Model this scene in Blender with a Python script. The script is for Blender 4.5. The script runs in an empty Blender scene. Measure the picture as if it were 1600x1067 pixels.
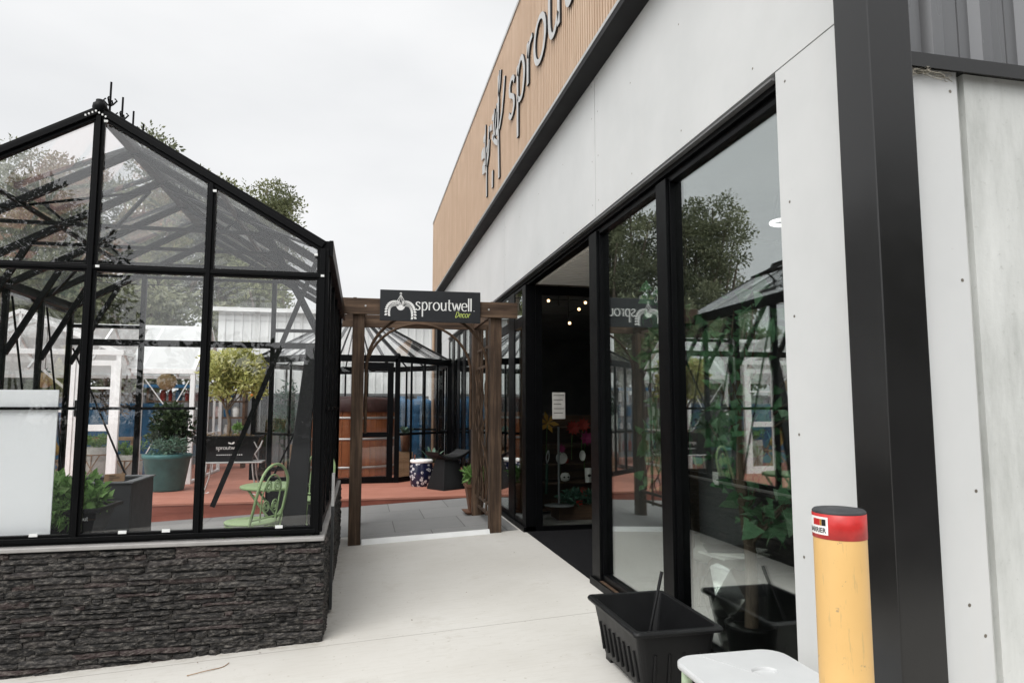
import bpy, math, random
import numpy as np
from mathutils import Vector, Matrix
R = math.radians
SC = bpy.context.scene
COL = SC.collection
random.seed(7)
rng = np.random.default_rng(7)

# ------------------------------------------------------------------ camera, world, sun, exposure
cam = bpy.data.cameras.new('camera'); cam.lens = 24.0; cam.sensor_width = 36.0
cam.clip_start = 0.05; cam.clip_end = 800
co = bpy.data.objects.new('camera', cam); COL.objects.link(co)
co.location = (0, 0, 1.5)
co.rotation_euler = (R(90 + 5.594), 0, R(-12.361))
SC.camera = co

SUN_EL, SUN_AZ = 52, 222          # azimuth clockwise from +Y : light comes from behind left of the camera
w = bpy.data.worlds.new('World'); SC.world = w; w.use_nodes = True
nt = w.node_tree; nt.nodes.clear()
wo = nt.nodes.new('ShaderNodeOutputWorld'); bg = nt.nodes.new('ShaderNodeBackground')
sky = nt.nodes.new('ShaderNodeTexSky'); sky.sky_type = 'NISHITA'; sky.sun_disc = False
sky.sun_elevation = R(SUN_EL); sky.sun_rotation = R(SUN_AZ); sky.dust_density = 3.0
tc = nt.nodes.new('ShaderNodeTexCoord')
mp = nt.nodes.new('ShaderNodeMapping'); mp.inputs['Scale'].default_value = (1.0, 1.0, 2.6)
nz = nt.nodes.new('ShaderNodeTexNoise'); nz.inputs['Scale'].default_value = 2.1; nz.inputs['Detail'].default_value = 5; nz.inputs['Roughness'].default_value = .5
cr = nt.nodes.new('ShaderNodeValToRGB')
cr.color_ramp.elements[0].position = .3; cr.color_ramp.elements[0].color = (7.6, 7.7, 7.8, 1)
cr.color_ramp.elements[1].position = .72; cr.color_ramp.elements[1].color = (9.1, 9.12, 9.15, 1)
mx = nt.nodes.new('ShaderNodeMix'); mx.data_type = 'RGBA'; mx.inputs['Factor'].default_value = .95
nt.links.new(tc.outputs['Generated'], mp.inputs['Vector']); nt.links.new(mp.outputs[0], nz.inputs['Vector'])
nt.links.new(nz.outputs['Fac'], cr.inputs['Fac'])
nt.links.new(sky.outputs[0], mx.inputs[6]); nt.links.new(cr.outputs[0], mx.inputs[7])
sdv = (math.sin(R(SUN_AZ)) * math.cos(R(SUN_EL)), math.cos(R(SUN_AZ)) * math.cos(R(SUN_EL)), math.sin(R(SUN_EL)))
dt = nt.nodes.new('ShaderNodeVectorMath'); dt.operation = 'DOT_PRODUCT'; dt.inputs[1].default_value = sdv
mr = nt.nodes.new('ShaderNodeMapRange'); mr.interpolation_type = 'SMOOTHSTEP'
mr.inputs['From Min'].default_value = .25; mr.inputs['From Max'].default_value = 1.0; mr.inputs['To Min'].default_value = 1.0; mr.inputs['To Max'].default_value = 2.4
sc_ = nt.nodes.new('ShaderNodeVectorMath'); sc_.operation = 'SCALE'      # cloud is brighter round the veiled sun
nt.links.new(tc.outputs['Generated'], dt.inputs[0]); nt.links.new(dt.outputs['Value'], mr.inputs['Value'])
nt.links.new(mx.outputs[2], sc_.inputs[0]); nt.links.new(mr.outputs[0], sc_.inputs['Scale']); nt.links.new(sc_.outputs[0], bg.inputs['Color'])
bg.inputs['Strength'].default_value = .067
nt.links.new(bg.outputs[0], wo.inputs[0])

sl = bpy.data.lights.new('sun', 'SUN'); sl.energy = 1.0; sl.angle = R(40); sl.color = (1, .97, .93)
so = bpy.data.objects.new('sun', sl); COL.objects.link(so)
sd = Vector((math.sin(R(SUN_AZ)) * math.cos(R(SUN_EL)), math.cos(R(SUN_AZ)) * math.cos(R(SUN_EL)), math.sin(R(SUN_EL))))
so.rotation_euler = sd.to_track_quat('Z', 'Y').to_euler(); so.location = sd * 40

SC.view_settings.view_transform = 'Standard'; SC.view_settings.look = 'None'
SC.view_settings.exposure = 0.74; SC.view_settings.gamma = 1.0
SC.render.engine = 'CYCLES'
SC.cycles.use_denoising = True
SC.cycles.transparent_max_bounces = 40; SC.cycles.max_bounces = 10
SC.cycles.sample_clamp_indirect = 6.0

# ------------------------------------------------------------------ materials
def mat(name):
    m = bpy.data.materials.new(name); m.use_nodes = True
    t = m.node_tree; t.nodes.clear()
    o = t.nodes.new('ShaderNodeOutputMaterial')
    return m, t, o
def lk(t, a, b): t.links.new(a, b)
def coords(t, scale=(1, 1, 1), which='Object'):
    c = t.nodes.new('ShaderNodeTexCoord'); p = t.nodes.new('ShaderNodeMapping'); p.inputs['Scale'].default_value = scale
    lk(t, c.outputs[which], p.inputs['Vector']); return p.outputs[0]
def noise(t, vec, scale, detail=4, rough=.55):
    n = t.nodes.new('ShaderNodeTexNoise'); n.inputs['Scale'].default_value = scale
    n.inputs['Detail'].default_value = detail; n.inputs['Roughness'].default_value = rough
    lk(t, vec, n.inputs['Vector']); return n.outputs['Fac']
def ramp(t, fac, stops):
    r = t.nodes.new('ShaderNodeValToRGB'); e = r.color_ramp.elements
    while len(e) < len(stops): e.new(.5)
    for el, (p, c) in zip(e, stops):
        el.position = p; el.color = (c[0], c[1], c[2], 1)
    lk(t, fac, r.inputs['Fac']); return r.outputs[0]
def mixc(t, fac, a, b, mode='MIX'):
    m = t.nodes.new('ShaderNodeMix'); m.data_type = 'RGBA'; m.blend_type = mode
    for s, v in ((m.inputs['Factor'], fac), (m.inputs[6], a), (m.inputs[7], b)):
        if hasattr(v, 'is_linked') or hasattr(v, 'links'): lk(t, v, s)
        elif isinstance(v, (int, float)): s.default_value = v
        else: s.default_value = (v[0], v[1], v[2], 1)
    return m.outputs[2]
def math_(t, op, a, b=None):
    n = t.nodes.new('ShaderNodeMath'); n.operation = op
    for i, v in enumerate((a, b)):
        if v is None: continue
        if isinstance(v, (int, float)): n.inputs[i].default_value = v
        else: lk(t, v, n.inputs[i])
    return n.outputs[0]
def bsdf(t, o, col, rough=.6, metal=0., spec=.5, bump=None, bstr=.2, bdist=.01):
    b = t.nodes.new('ShaderNodeBsdfPrincipled')
    if isinstance(col, (tuple, list)): b.inputs['Base Color'].default_value = (*col[:3], 1)
    else: lk(t, col, b.inputs['Base Color'])
    if isinstance(rough, (int, float)): b.inputs['Roughness'].default_value = rough
    else: lk(t, rough, b.inputs['Roughness'])
    b.inputs['Metallic'].default_value = metal; b.inputs['Specular IOR Level'].default_value = spec
    if bump is not None:
        n = t.nodes.new('ShaderNodeBump'); n.inputs['Strength'].default_value = bstr; n.inputs['Distance'].default_value = bdist
        lk(t, bump, n.inputs['Height']); lk(t, n.outputs[0], b.inputs['Normal'])
    lk(t, b.outputs[0], o.inputs['Surface']); return b
def sub(t, vec):
    s = t.nodes.new('ShaderNodeSeparateXYZ'); lk(t, vec, s.inputs[0]); return s.outputs

def simple(name, col, rough=.5, metal=0., spec=.5, var=.12, scale=6., bump=0., stretch=(1, 1, 1)):
    """a painted or moulded surface with a little tonal variation, so no face is perfectly flat"""
    m, t, o = mat(name)
    v = coords(t, stretch)
    f = noise(t, v, scale, 5)
    lo = [c * (1 - var) for c in col]; hi = [min(1, c * (1 + var)) for c in col]
    c = ramp(t, f, [(.3, lo), (.7, hi)])
    r = math_(t, 'ADD', math_(t, 'MULTIPLY', noise(t, v, scale * 2.3, 3), .18), rough - .09)
    bsdf(t, o, c, r, metal, spec, noise(t, v, scale * 9, 3) if bump else None, bump, .004)
    return m

def m_panel():
    m, t, o = mat('fibre_cement_white')
    v = coords(t)
    a = noise(t, v, 1.3, 6, .6); b = noise(t, v, 22, 4, .6)
    vs = coords(t, (9, 9, .7)); st = noise(t, vs, 1.0, 4, .6)
    c = ramp(t, a, [(.25, (.53, .54, .535)), (.75, (.61, .615, .61))])
    c = mixc(t, math_(t, 'MULTIPLY', b, .12), c, (.56, .57, .56))
    c = mixc(t, math_(t, 'MULTIPLY', math_(t, 'GREATER_THAN', noise(t, v, 55, 2), .735), .28), c, (.45, .43, .4))
    c = mixc(t, ramp(t, st, [(.56, (0, 0, 0)), (.8, (.3, .3, .3))]), c, (.58, .57, .55))
    bsdf(t, o, c, .62, 0, .3, b, .06, .004); return m
def m_raw_concrete():
    m, t, o = mat('raw_precast_concrete')
    v = coords(t); vs = coords(t, (3.5, 3.5, .8))
    a = noise(t, vs, 1.6, 7, .65); b = noise(t, v, 40, 4, .7)
    c = ramp(t, a, [(.25, (.36, .37, .35)), (.5, (.53, .54, .52)), (.75, (.64, .65, .63))])
    c = mixc(t, ramp(t, b, [(.62, (0, 0, 0)), (.78, (.5, .5, .5))]), c, (.26, .26, .24))
    bsdf(t, o, c, .8, 0, .2, b, .25, .006); return m
def m_ground():
    m, t, o = mat('pale_broom_concrete')
    v = coords(t); vb = coords(t, (1.2, 9, 1))
    a = noise(t, v, .55, 6, .62); b = noise(t, vb, 5, 5, .65); g = noise(t, v, 150, 2, .5)
    c = ramp(t, a, [(.28, (.46, .443, .405)), (.52, (.535, .52, .485)), (.78, (.585, .575, .545))])
    c = mixc(t, ramp(t, b, [(.5, (0, 0, 0)), (.75, (.45, .45, .45))]), c, (.42, .395, .35))
    c = mixc(t, math_(t, 'MULTIPLY', g, .18), c, (.44, .43, .41))
    sp = noise(t, v, 34, 2, .4)
    c = mixc(t, ramp(t, sp, [(.71, (0, 0, 0)), (.76, (.55, .55, .55))]), c, (.3, .27, .22))
    dk = noise(t, v, 2.2, 6, .7)
    c = mixc(t, ramp(t, dk, [(.56, (0, 0, 0)), (.78, (.5, .5, .5))]), c, (.34, .31, .26))
    hc_ = noise(t, coords(t, (.9, 1.4, 1)), 1.7, 8, .75)
    c = mixc(t, ramp(t, hc_, [(.62, (0, 0, 0)), (.66, (.28, .28, .28)), (.7, (.05, .05, .05))]), c, (.32, .275, .215))
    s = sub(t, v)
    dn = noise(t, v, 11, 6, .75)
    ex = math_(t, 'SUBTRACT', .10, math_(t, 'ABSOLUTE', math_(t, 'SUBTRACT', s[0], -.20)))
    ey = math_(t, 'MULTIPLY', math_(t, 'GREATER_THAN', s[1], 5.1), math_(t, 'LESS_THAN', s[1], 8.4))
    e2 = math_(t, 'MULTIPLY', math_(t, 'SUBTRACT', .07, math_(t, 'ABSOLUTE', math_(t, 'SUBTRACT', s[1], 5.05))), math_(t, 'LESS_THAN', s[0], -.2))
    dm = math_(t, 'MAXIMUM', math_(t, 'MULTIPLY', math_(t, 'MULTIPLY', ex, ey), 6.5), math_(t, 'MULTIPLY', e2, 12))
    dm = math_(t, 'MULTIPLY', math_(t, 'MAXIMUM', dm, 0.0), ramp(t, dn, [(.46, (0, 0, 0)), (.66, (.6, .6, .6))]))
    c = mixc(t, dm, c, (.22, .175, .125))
    wob = math_(t, 'MULTIPLY', math_(t, 'SUBTRACT', noise(t, v, 9, 3), .5), .012)
    j = None
    for y0, sl_ in ((4.985, .016), (1.55, .016), (-2.2, .016)):
        d = math_(t, 'ABSOLUTE', math_(t, 'ADD', math_(t, 'SUBTRACT', s[1], math_(t, 'ADD', math_(t, 'MULTIPLY', s[0], sl_), y0)), wob))
        k = math_(t, 'LESS_THAN', d, .0038); j = k if j is None else math_(t, 'MAXIMUM', j, k)
    c = mixc(t, math_(t, 'MULTIPLY', j, .75), c, (.17, .15, .13))
    bsdf(t, o, c, .82, 0, .25, math_(t, 'SUBTRACT', b, math_(t, 'MULTIPLY', j, 1.5)), .12, .006); return m
def m_paver():
    m, t, o = mat('grey_stone_paver')
    v = coords(t)
    br = t.nodes.new('ShaderNodeTexBrick'); lk(t, v, br.inputs['Vector'])
    br.inputs['Scale'].default_value = 1.0; br.inputs['Brick Width'].default_value = .9; br.inputs['Row Height'].default_value = .9
    br.inputs['Mortar Size'].default_value = .006; br.inputs['Mortar Smooth'].default_value = .1; br.offset = .5
    br.inputs['Color1'].default_value = (.175, .176, .174, 1); br.inputs['Color2'].default_value = (.21, .21, .206, 1)
    br.inputs['Mortar'].default_value = (.055, .055, .055, 1)
    n = noise(t, coords(t, (1.5, 10, 1)), 3, 6, .65)
    c = mixc(t, ramp(t, n, [(.4, (0, 0, 0)), (.8, (.6, .6, .6))]), br.outputs['Color'], (.26, .256, .245))
    bsdf(t, o, c, .7, 0, .3, n, .1, .004); return m
def m_wood(name, dark, mid, light, axis='Z', scale=1., rough=.65, knots=True):
    m, t, o = mat(name)
    st = {'Z': (26, 26, 1.6), 'X': (1.6, 26, 26), 'Y': (26, 1.6, 26)}[axis]
    v = coords(t, tuple(x * scale for x in st)); vv = coords(t)
    a = noise(t, v, 1.0, 6, .65); b = noise(t, vv, 2.2, 4, .6)
    c = ramp(t, a, [(.32, dark), (.5, mid), (.68, light)])
    c = mixc(t, ramp(t, b, [(.35, (.55, .55, .55)), (.65, (0, 0, 0))]), c, dark)
    if knots:
        k = noise(t, coords(t, tuple(x * scale * .32 for x in st)), 1.0, 2, .4)
        c = mixc(t, ramp(t, k, [(.68, (0, 0, 0)), (.76, (.75, .75, .75))]), c, [x * .35 for x in dark])
    bsdf(t, o, c, rough, 0, .3, a, .3, .004); return m
def m_tint(name, lo, mid, hi, rough=.85, translucent=0., bump=0., nscale=30., speck=None, spec=.3):
    """colour chosen per face by the 'tint' attribute (one value per stone, leaf, plank ...)"""
    m, t, o = mat(name)
    at = t.nodes.new('ShaderNodeAttribute'); at.attribute_name = 'tint'
    c = ramp(t, at.outputs['Fac'], [(0, lo), (.5, mid), (1, hi)])
    v = coords(t); n = noise(t, v, nscale, 5, .7)
    c = mixc(t, ramp(t, n, [(.3, (.5, .5, .5)), (.6, (0, 0, 0))]), c, [x * .45 for x in lo])
    if speck is not None:
        c = mixc(t, ramp(t, noise(t, coords(t, (.45, .45, 1.5)), nscale * 2.2, 6, .8), [(.48, (0, 0, 0)), (.75, (.62, .62, .62))]), c, speck)
    b = bsdf(t, o, c, rough, 0, spec, n if bump else None, bump, .01)
    if translucent:
        tr = t.nodes.new('ShaderNodeBsdfTranslucent'); lk(t, c, tr.inputs['Color'])
        ms = t.nodes.new('ShaderNodeMixShader'); ms.inputs[0].default_value = translucent
        lk(t, b.outputs[0], ms.inputs[1]); lk(t, tr.outputs[0], ms.inputs[2]); lk(t, ms.outputs[0], o.inputs['Surface'])
    return m
def m_glass(name, f0, f1, power=5, tint=(1, 1, 1), haze=0., refl=(1, 1, 1)):
    m, t, o = mat(name)
    lw = t.nodes.new('ShaderNodeLayerWeight'); lw.inputs['Blend'].default_value = .5
    f = math_(t, 'ADD', math_(t, 'MULTIPLY', math_(t, 'POWER', lw.outputs['Facing'], power), f1), f0)
    tr = t.nodes.new('ShaderNodeBsdfTransparent'); tr.inputs['Color'].default_value = (*tint, 1)
    gl = t.nodes.new('ShaderNodeBsdfGlossy'); gl.inputs['Roughness'].default_value = 0.0; gl.inputs['Color'].default_value = (*refl, 1)
    ms = t.nodes.new('ShaderNodeMixShader'); lk(t, f, ms.inputs[0]); lk(t, tr.outputs[0], ms.inputs[1]); lk(t, gl.outputs[0], ms.inputs[2])
    out = ms.outputs[0]
    if haze:
        d = t.nodes.new('ShaderNodeBsdfTranslucent'); d.inputs['Color'].default_value = (.85, .87, .87, 1)
        d2 = t.nodes.new('ShaderNodeBsdfDiffuse'); d2.inputs['Color'].default_value = (.8, .82, .82, 1)
        a = t.nodes.new('ShaderNodeAddShader'); 
        mm = t.nodes.new('ShaderNodeMixShader'); mm.inputs[0].default_value = .5; lk(t, d.outputs[0], mm.inputs[1]); lk(t, d2.outputs[0], mm.inputs[2])
        n = noise(t, coords(t, (1, 1, .5)), 2.5, 6, .7)
        h = math_(t, 'MULTIPLY', ramp(t, n, [(.3, (.4, .4, .4) if haze < .3 else (.96, .96, .96)), (.7, (1.4, 1.4, 1.4) if haze < .3 else (1.03, 1.03, 1.03))]), haze)
        m3 = t.nodes.new('ShaderNodeMixShader'); lk(t, h, m3.inputs[0]); lk(t, out, m3.inputs[1]); lk(t, mm.outputs[0], m3.inputs[2]); out = m3.outputs[0]
    lk(t, out, o.inputs['Surface']); return m

M = {}
M['panel'] = m_panel(); M['raw'] = m_raw_concrete(); M['ground'] = m_ground(); M['paver'] = m_paver()
M['charcoal'] = simple('charcoal_powdercoat', (.0105, .0103, .0102), .22, 0, .5, .08, 3)
M['black'] = simple('black_aluminium', (.002, .0022, .0026), .4, 0, .10, .2, 5)
M['blackmatte'] = simple('black_plastic', (.0075, .0077, .0082), .42, 0, .22, .2, 5, .04)
M['lightmetal'] = simple('mill_aluminium', (.5, .5, .49), .42, .7, .5, .1, 8)
M['chrome'] = simple('polished_silver', (.8, .8, .78), .12, 1., .5, .05, 5)
M['white'] = simple('white_powdercoat', (.82, .83, .83), .4, 0, .4, .05, 4)
M['whitesheet'] = None
M['greyflash'] = simple('grey_flashing', (.13, .13, .132), .4, .2, .5, .1, 6)
M['darkclad'] = simple('dark_steel_cladding', (.15, .152, .156), .28, .5, .5, .12, 2, 0, (1, 1, .1))
M['cladding'] = m_wood('timber_look_batten', (.46, .325, .225), (.53, .385, .275), (.58, .435, .32), 'Z', .35, .55, False)
M['clad_back'] = simple('batten_shadow_backing', (.2, .13, .085), .6, 0, .3, .1, 6)
M['letter'] = simple('brushed_letter', (.5, .5, .49), .4, .35, .5, .1, 10)
M['vinyl'] = simple('white_vinyl', (.78, .78, .76), .5, 0, .3, .03, 8)
M['lime'] = simple('lime_vinyl', (.55, .66, .16), .5, 0, .3, .03, 8)
M['signblack'] = simple('sign_black', (.013, .0145, .017), .45, 0, .35, .12, 6)
M['post'] = m_wood('stained_rough_pine', (.026, .016, .010), (.075, .047, .030), (.165, .107, .069), 'Z', .8, .75)
M['beam'] = m_wood('stained_rough_pine_beam', (.03, .018, .011), (.09, .056, .036), (.18, .117, .075), 'X', .8, .75)
M['twig'] = simple('bent_twig', (.07, .044, .028), .8, 0, .2, .35, 14, .3)
M['deck'] = m_wood('terracotta_deck_board', (.33, .13, .088), (.40, .17, .12), (.46, .215, .16), 'X', .35, .6, False)
M['riser'] = m_wood('deck_riser_board', (.15, .042, .027), (.24, .073, .048), (.31, .105, .075), 'X', .35, .55, False)
M['stone'] = m_tint('stacked_ledgestone', (.011, .0108, .0108), (.03, .0285, .028), (.046, .032, .031), .88, 0, .9, 22, (.30, .275, .245))
M['grout'] = simple('dark_backing', (.006, .006, .006), .9)
M['glass_shop'] = m_glass('shopfront_glass', .28, .55, 4, (.94, .965, .95), 0, (.93, .97, .96))
M['glass_clear'] = m_glass('entry_glass', .035, .6, 5, (.86, .88, .87))
M['glass_gh'] = m_glass('greenhouse_glass', .04, .7, 4, (.992, .995, .994), .002)
M['glass_roof'] = m_glass('greenhouse_roof_glass', .05, .6, 5, (.99, .992, .992), .035)
M['opal'] = m_glass('opal_roof_sheet', .04, .5, 5, (.98, .985, .985), .8)
M['opal_clear'] = m_glass('part_opal_sheet', .04, .5, 5, (.98, .985, .985), .42)
M['asphalt'] = simple('car_park_asphalt', (.045, .045, .047), .9, 0, .2, .25, 8)
M['mat'] = simple('black_coir_mat', (.011, .011, .012), .95, 0, .1, .4, 60, .6)
M['soffit_dark'] = simple('matt_dark_soffit', (.022, .022, .023), .65, 0, .15, .15, 3)
M['sillcap'] = simple('weathered_sill', (.30, .29, .28), .5, .2, .4, .12, 8)
M['soffit'] = simple('ribbed_steel_lining', (.78, .755, .70), .5, 0, .4, .06, 3)
M['interior'] = simple('dark_shop_wall', (.15, .15, .152), .8, 0, .2, .2, 2)
M['interior_floor'] = simple('dark_shop_floor', (.16, .155, .145), .5, 0, .4, .2, 3)
M['yellow'] = simple('bollard_yellow', (.68, .43, .165), .42, 0, .5, .06, 3)
m, t, o = mat('bollard_yellow'); v = coords(t)
sc1 = noise(t, coords(t, (60, 60, 6)), 1, 5, .7); ch_ = noise(t, v, 26, 6, .75); dr_ = noise(t, coords(t, (9, 9, 1.2)), 1, 5, .6)
c = ramp(t, noise(t, v, 3, 4), [(.3, (.62, .385, .14)), (.7, (.72, .46, .18))])
c = mixc(t, ramp(t, dr_, [(.5, (0, 0, 0)), (.8, (.35, .35, .35))]), c, (.42, .30, .14))
c = mixc(t, ramp(t, sc1, [(.6, (0, 0, 0)), (.64, (.4, .4, .4))]), c, (.40, .29, .14))
c = mixc(t, ramp(t, ch_, [(.645, (0, 0, 0)), (.655, (.7, .7, .7))]), c, (.26, .2, .13))
bsdf(t, o, c, math_(t, 'ADD', math_(t, 'MULTIPLY', dr_, .3), .28), 0, .45, dr_, .1, .004); M['yellow'] = m
M['red'] = simple('reflective_red', (.46, .022, .02), .35, 0, .5, .15, 30)
M['cap'] = simple('grey_rubber_cap', (.045, .047, .05), .6, 0, .3, .2, 20)
M['teal'] = simple('teal_glazed_pot', (.045, .135, .135), .5, 0, .4, .22, 5)
M['greygrow'] = simple('dark_grey_bed', (.03, .031, .032), .5, 0, .35, .15, 5)
M['green'] = simple('sage_green_enamel', (.30, .42, .20), .4, 0, .45, .08, 8)
M['soil'] = simple('potting_soil', (.05, .033, .022), .95, 0, .1, .4, 50, .8)
M['straw'] = simple('straw_mulch', (.28, .2, .1), .95, 0, .1, .4, 50, .8)
M['tub'] = m_wood('cedar_stave', (.19, .06, .022), (.30, .10, .036), (.38, .145, .055), 'Z', .35, .5, False)
M['tublid'] = simple('burgundy_vinyl_lid', (.045, .016, .014), .5, 0, .4, .3, 9)
M['crate'] = m_wood('pine_crate', (.2, .12, .065), (.33, .21, .12), (.42, .29, .18), 'X', .6, .75)
M['blue'] = simple('blue_paint', (.010, .088, .19), .5, 0, .4, .2, 3)
M['shed'] = simple('white_shed_steel', (.68, .69, .68), .45, 0, .4, .06, 1.5)
M['fence'] = simple('grey_fence_steel', (.14, .145, .15), .5, 0, .4, .1, 2)
M['bark'] = simple('tree_bark', (.16, .13, .105), .9, 0, .2, .35, 3, .6, (3, 3, .6))
M['bark_dark'] = simple('sapling_bark', (.15, .11, .08), .9, 0, .2, .35, 20, .6, (3, 3, .6))
M['leaf_tree'] = m_tint('gum_leaves', (.085, .1, .055), (.175, .19, .11), (.29, .30, .19), .6, .25, 0, .5)
M['leaf_tree2'] = m_tint('olive_leaves', (.10, .115, .055), (.19, .205, .10), (.32, .32, .18), .6, .25, 0, .5)
M['leaf_shrub'] = m_tint('shrub_leaves', (.018, .035, .016), (.035, .062, .026), (.065, .10, .04), .45, .15, 0, 8)
M['leaf_citrus'] = m_tint('citrus_leaves', (.30, .32, .09), (.56, .56, .2), (.78, .76, .38), .5, .3, 0, 8)
M['leaf_herb'] = m_tint('herb_leaves', (.10, .21, .05), (.2, .37, .10), (.38, .54, .23), .5, .3, 0, 12)
M['leaf_blue'] = m_tint('succulent_leaves', (.06, .12, .085), (.10, .18, .125), (.16, .25, .18), .5, .1, 0, 12)
M['leaf_ginkgo'] = m_tint('ginkgo_leaves', (.09, .24, .11), (.2, .42, .22), (.42, .6, .42), .45, .3, 0, 12)
M['leaf_hedge'] = m_tint('hedge_leaves', (.02, .07, .045), (.045, .12, .08), (.08, .18, .12), .5, .2, 0, 8)
M['orange'] = simple('ripe_fruit', (.75, .22, .03), .4)
M['throw'] = simple('mustard_knit', (.52, .32, .06), .95, 0, .1, .25, 25, .8)
M['wicker'] = simple('natural_wicker', (.42, .31, .17), .85, 0, .2, .35, 45, .9)
M['chairweave'] = simple('grey_brown_weave', (.17, .125, .09), .85, 0, .2, .3, 40, .8)
M['canvas'] = simple('grey_felt_bag', (.42, .41, .38), .9, 0, .15, .12, 12, .3)
M['terra'] = simple('brown_glazed_terracotta', (.13, .062, .035), .55, 0, .35, .25, 9)
M['toolrust'] = simple('rusty_brown_steel', (.12, .045, .025), .7, 0, .3, .3, 12)
M['plastic'] = simple('pale_grey_plastic', (.52, .53, .53), .38, 0, .45, .04, 5)
M['palegreen'] = simple('pale_green_plastic', (.42, .52, .36), .5, 0, .4, .3, 30)
M['navy'] = simple('navy_ceramic', (.012, .015, .045), .25, 0, .5, .1, 5)
M['paper'] = simple('white_paper', (.72, .71, .68), .8, 0, .2, .05, 8)
M['darkwood'] = m_wood('dark_shelf_wood', (.05, .028, .018), (.10, .056, .034), (.16, .092, .056), 'X', .6, .6)
M['flower_red'] = simple('red_petals', (.26, .02, .012), .6, 0, .3, .3, 40)
M['flower_yellow'] = simple('yellow_petals', (.38, .2, .02), .6, 0, .3, .2, 40)
M['flower_pink'] = simple('pink_petals', (.25, .025, .1), .6, 0, .3, .25, 40)
M['web'] = simple('grey_cobweb', (.4, .37, .31), .95, 0, .1, .2, 30)
M['brownleaf'] = simple('dry_leaf', (.14, .09, .05), .9, 0, .1, .3, 40)
M['strip'] = simple('white_threshold', (.7, .71, .7), .5, 0, .4, .06, 6)
M['screw'] = simple('zinc_screw', (.2, .18, .15), .5, .5)
m, t, o = mat('white_twinwall_sheet')
v = coords(t, (160, 160, 160)); wv = t.nodes.new('ShaderNodeTexWave'); wv.inputs['Scale'].default_value = .35; lk(t, v, wv.inputs['Vector'])
c = ramp(t, wv.outputs['Fac'], [(.2, (.85, .865, .875)), (.8, (.89, .905, .915))])
b = bsdf(t, o, c, .35, 0, .4)
tr = t.nodes.new('ShaderNodeBsdfTranslucent'); tr.inputs['Color'].default_value = (.8, .83, .85, 1)
ms = t.nodes.new('ShaderNodeMixShader'); ms.inputs[0].default_value = .35
lk(t, b.outputs[0], ms.inputs[1]); lk(t, tr.outputs[0], ms.inputs[2]); lk(t, ms.outputs[0], o.inputs['Surface']); M['whitesheet'] = m
m, t, o = mat('lit_bulb'); e = t.nodes.new('ShaderNodeEmission'); e.inputs['Color'].default_value = (1, .6, .28, 1); e.inputs['Strength'].default_value = 4.5; lk(t, e.outputs[0], o.inputs['Surface']); M['bulb'] = m
m, t, o = mat('lit_ring'); e = t.nodes.new('ShaderNodeEmission'); e.inputs['Color'].default_value = (1, .98, .95, 1); e.inputs['Strength'].default_value = 1.6; lk(t, e.outputs[0], o.inputs['Surface']); M['ring'] = m
m, t, o = mat('floral_ceramic'); v = coords(t)
vo = t.nodes.new('ShaderNodeTexVoronoi'); vo.inputs['Scale'].default_value = 13; lk(t, v, vo.inputs['Vector'])
c = ramp(t, vo.outputs['Distance'], [(.0, (.6, .6, .62)), (.38, (.6, .6, .62)), (.44, (.012, .014, .04)), (1, (.012, .014, .04))])
c2 = noise(t, v, 60, 2); c = mixc(t, math_(t, 'GREATER_THAN', c2, .56), c, (.012, .014, .04)); bsdf(t, o, c, .2); M['floral'] = m

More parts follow.
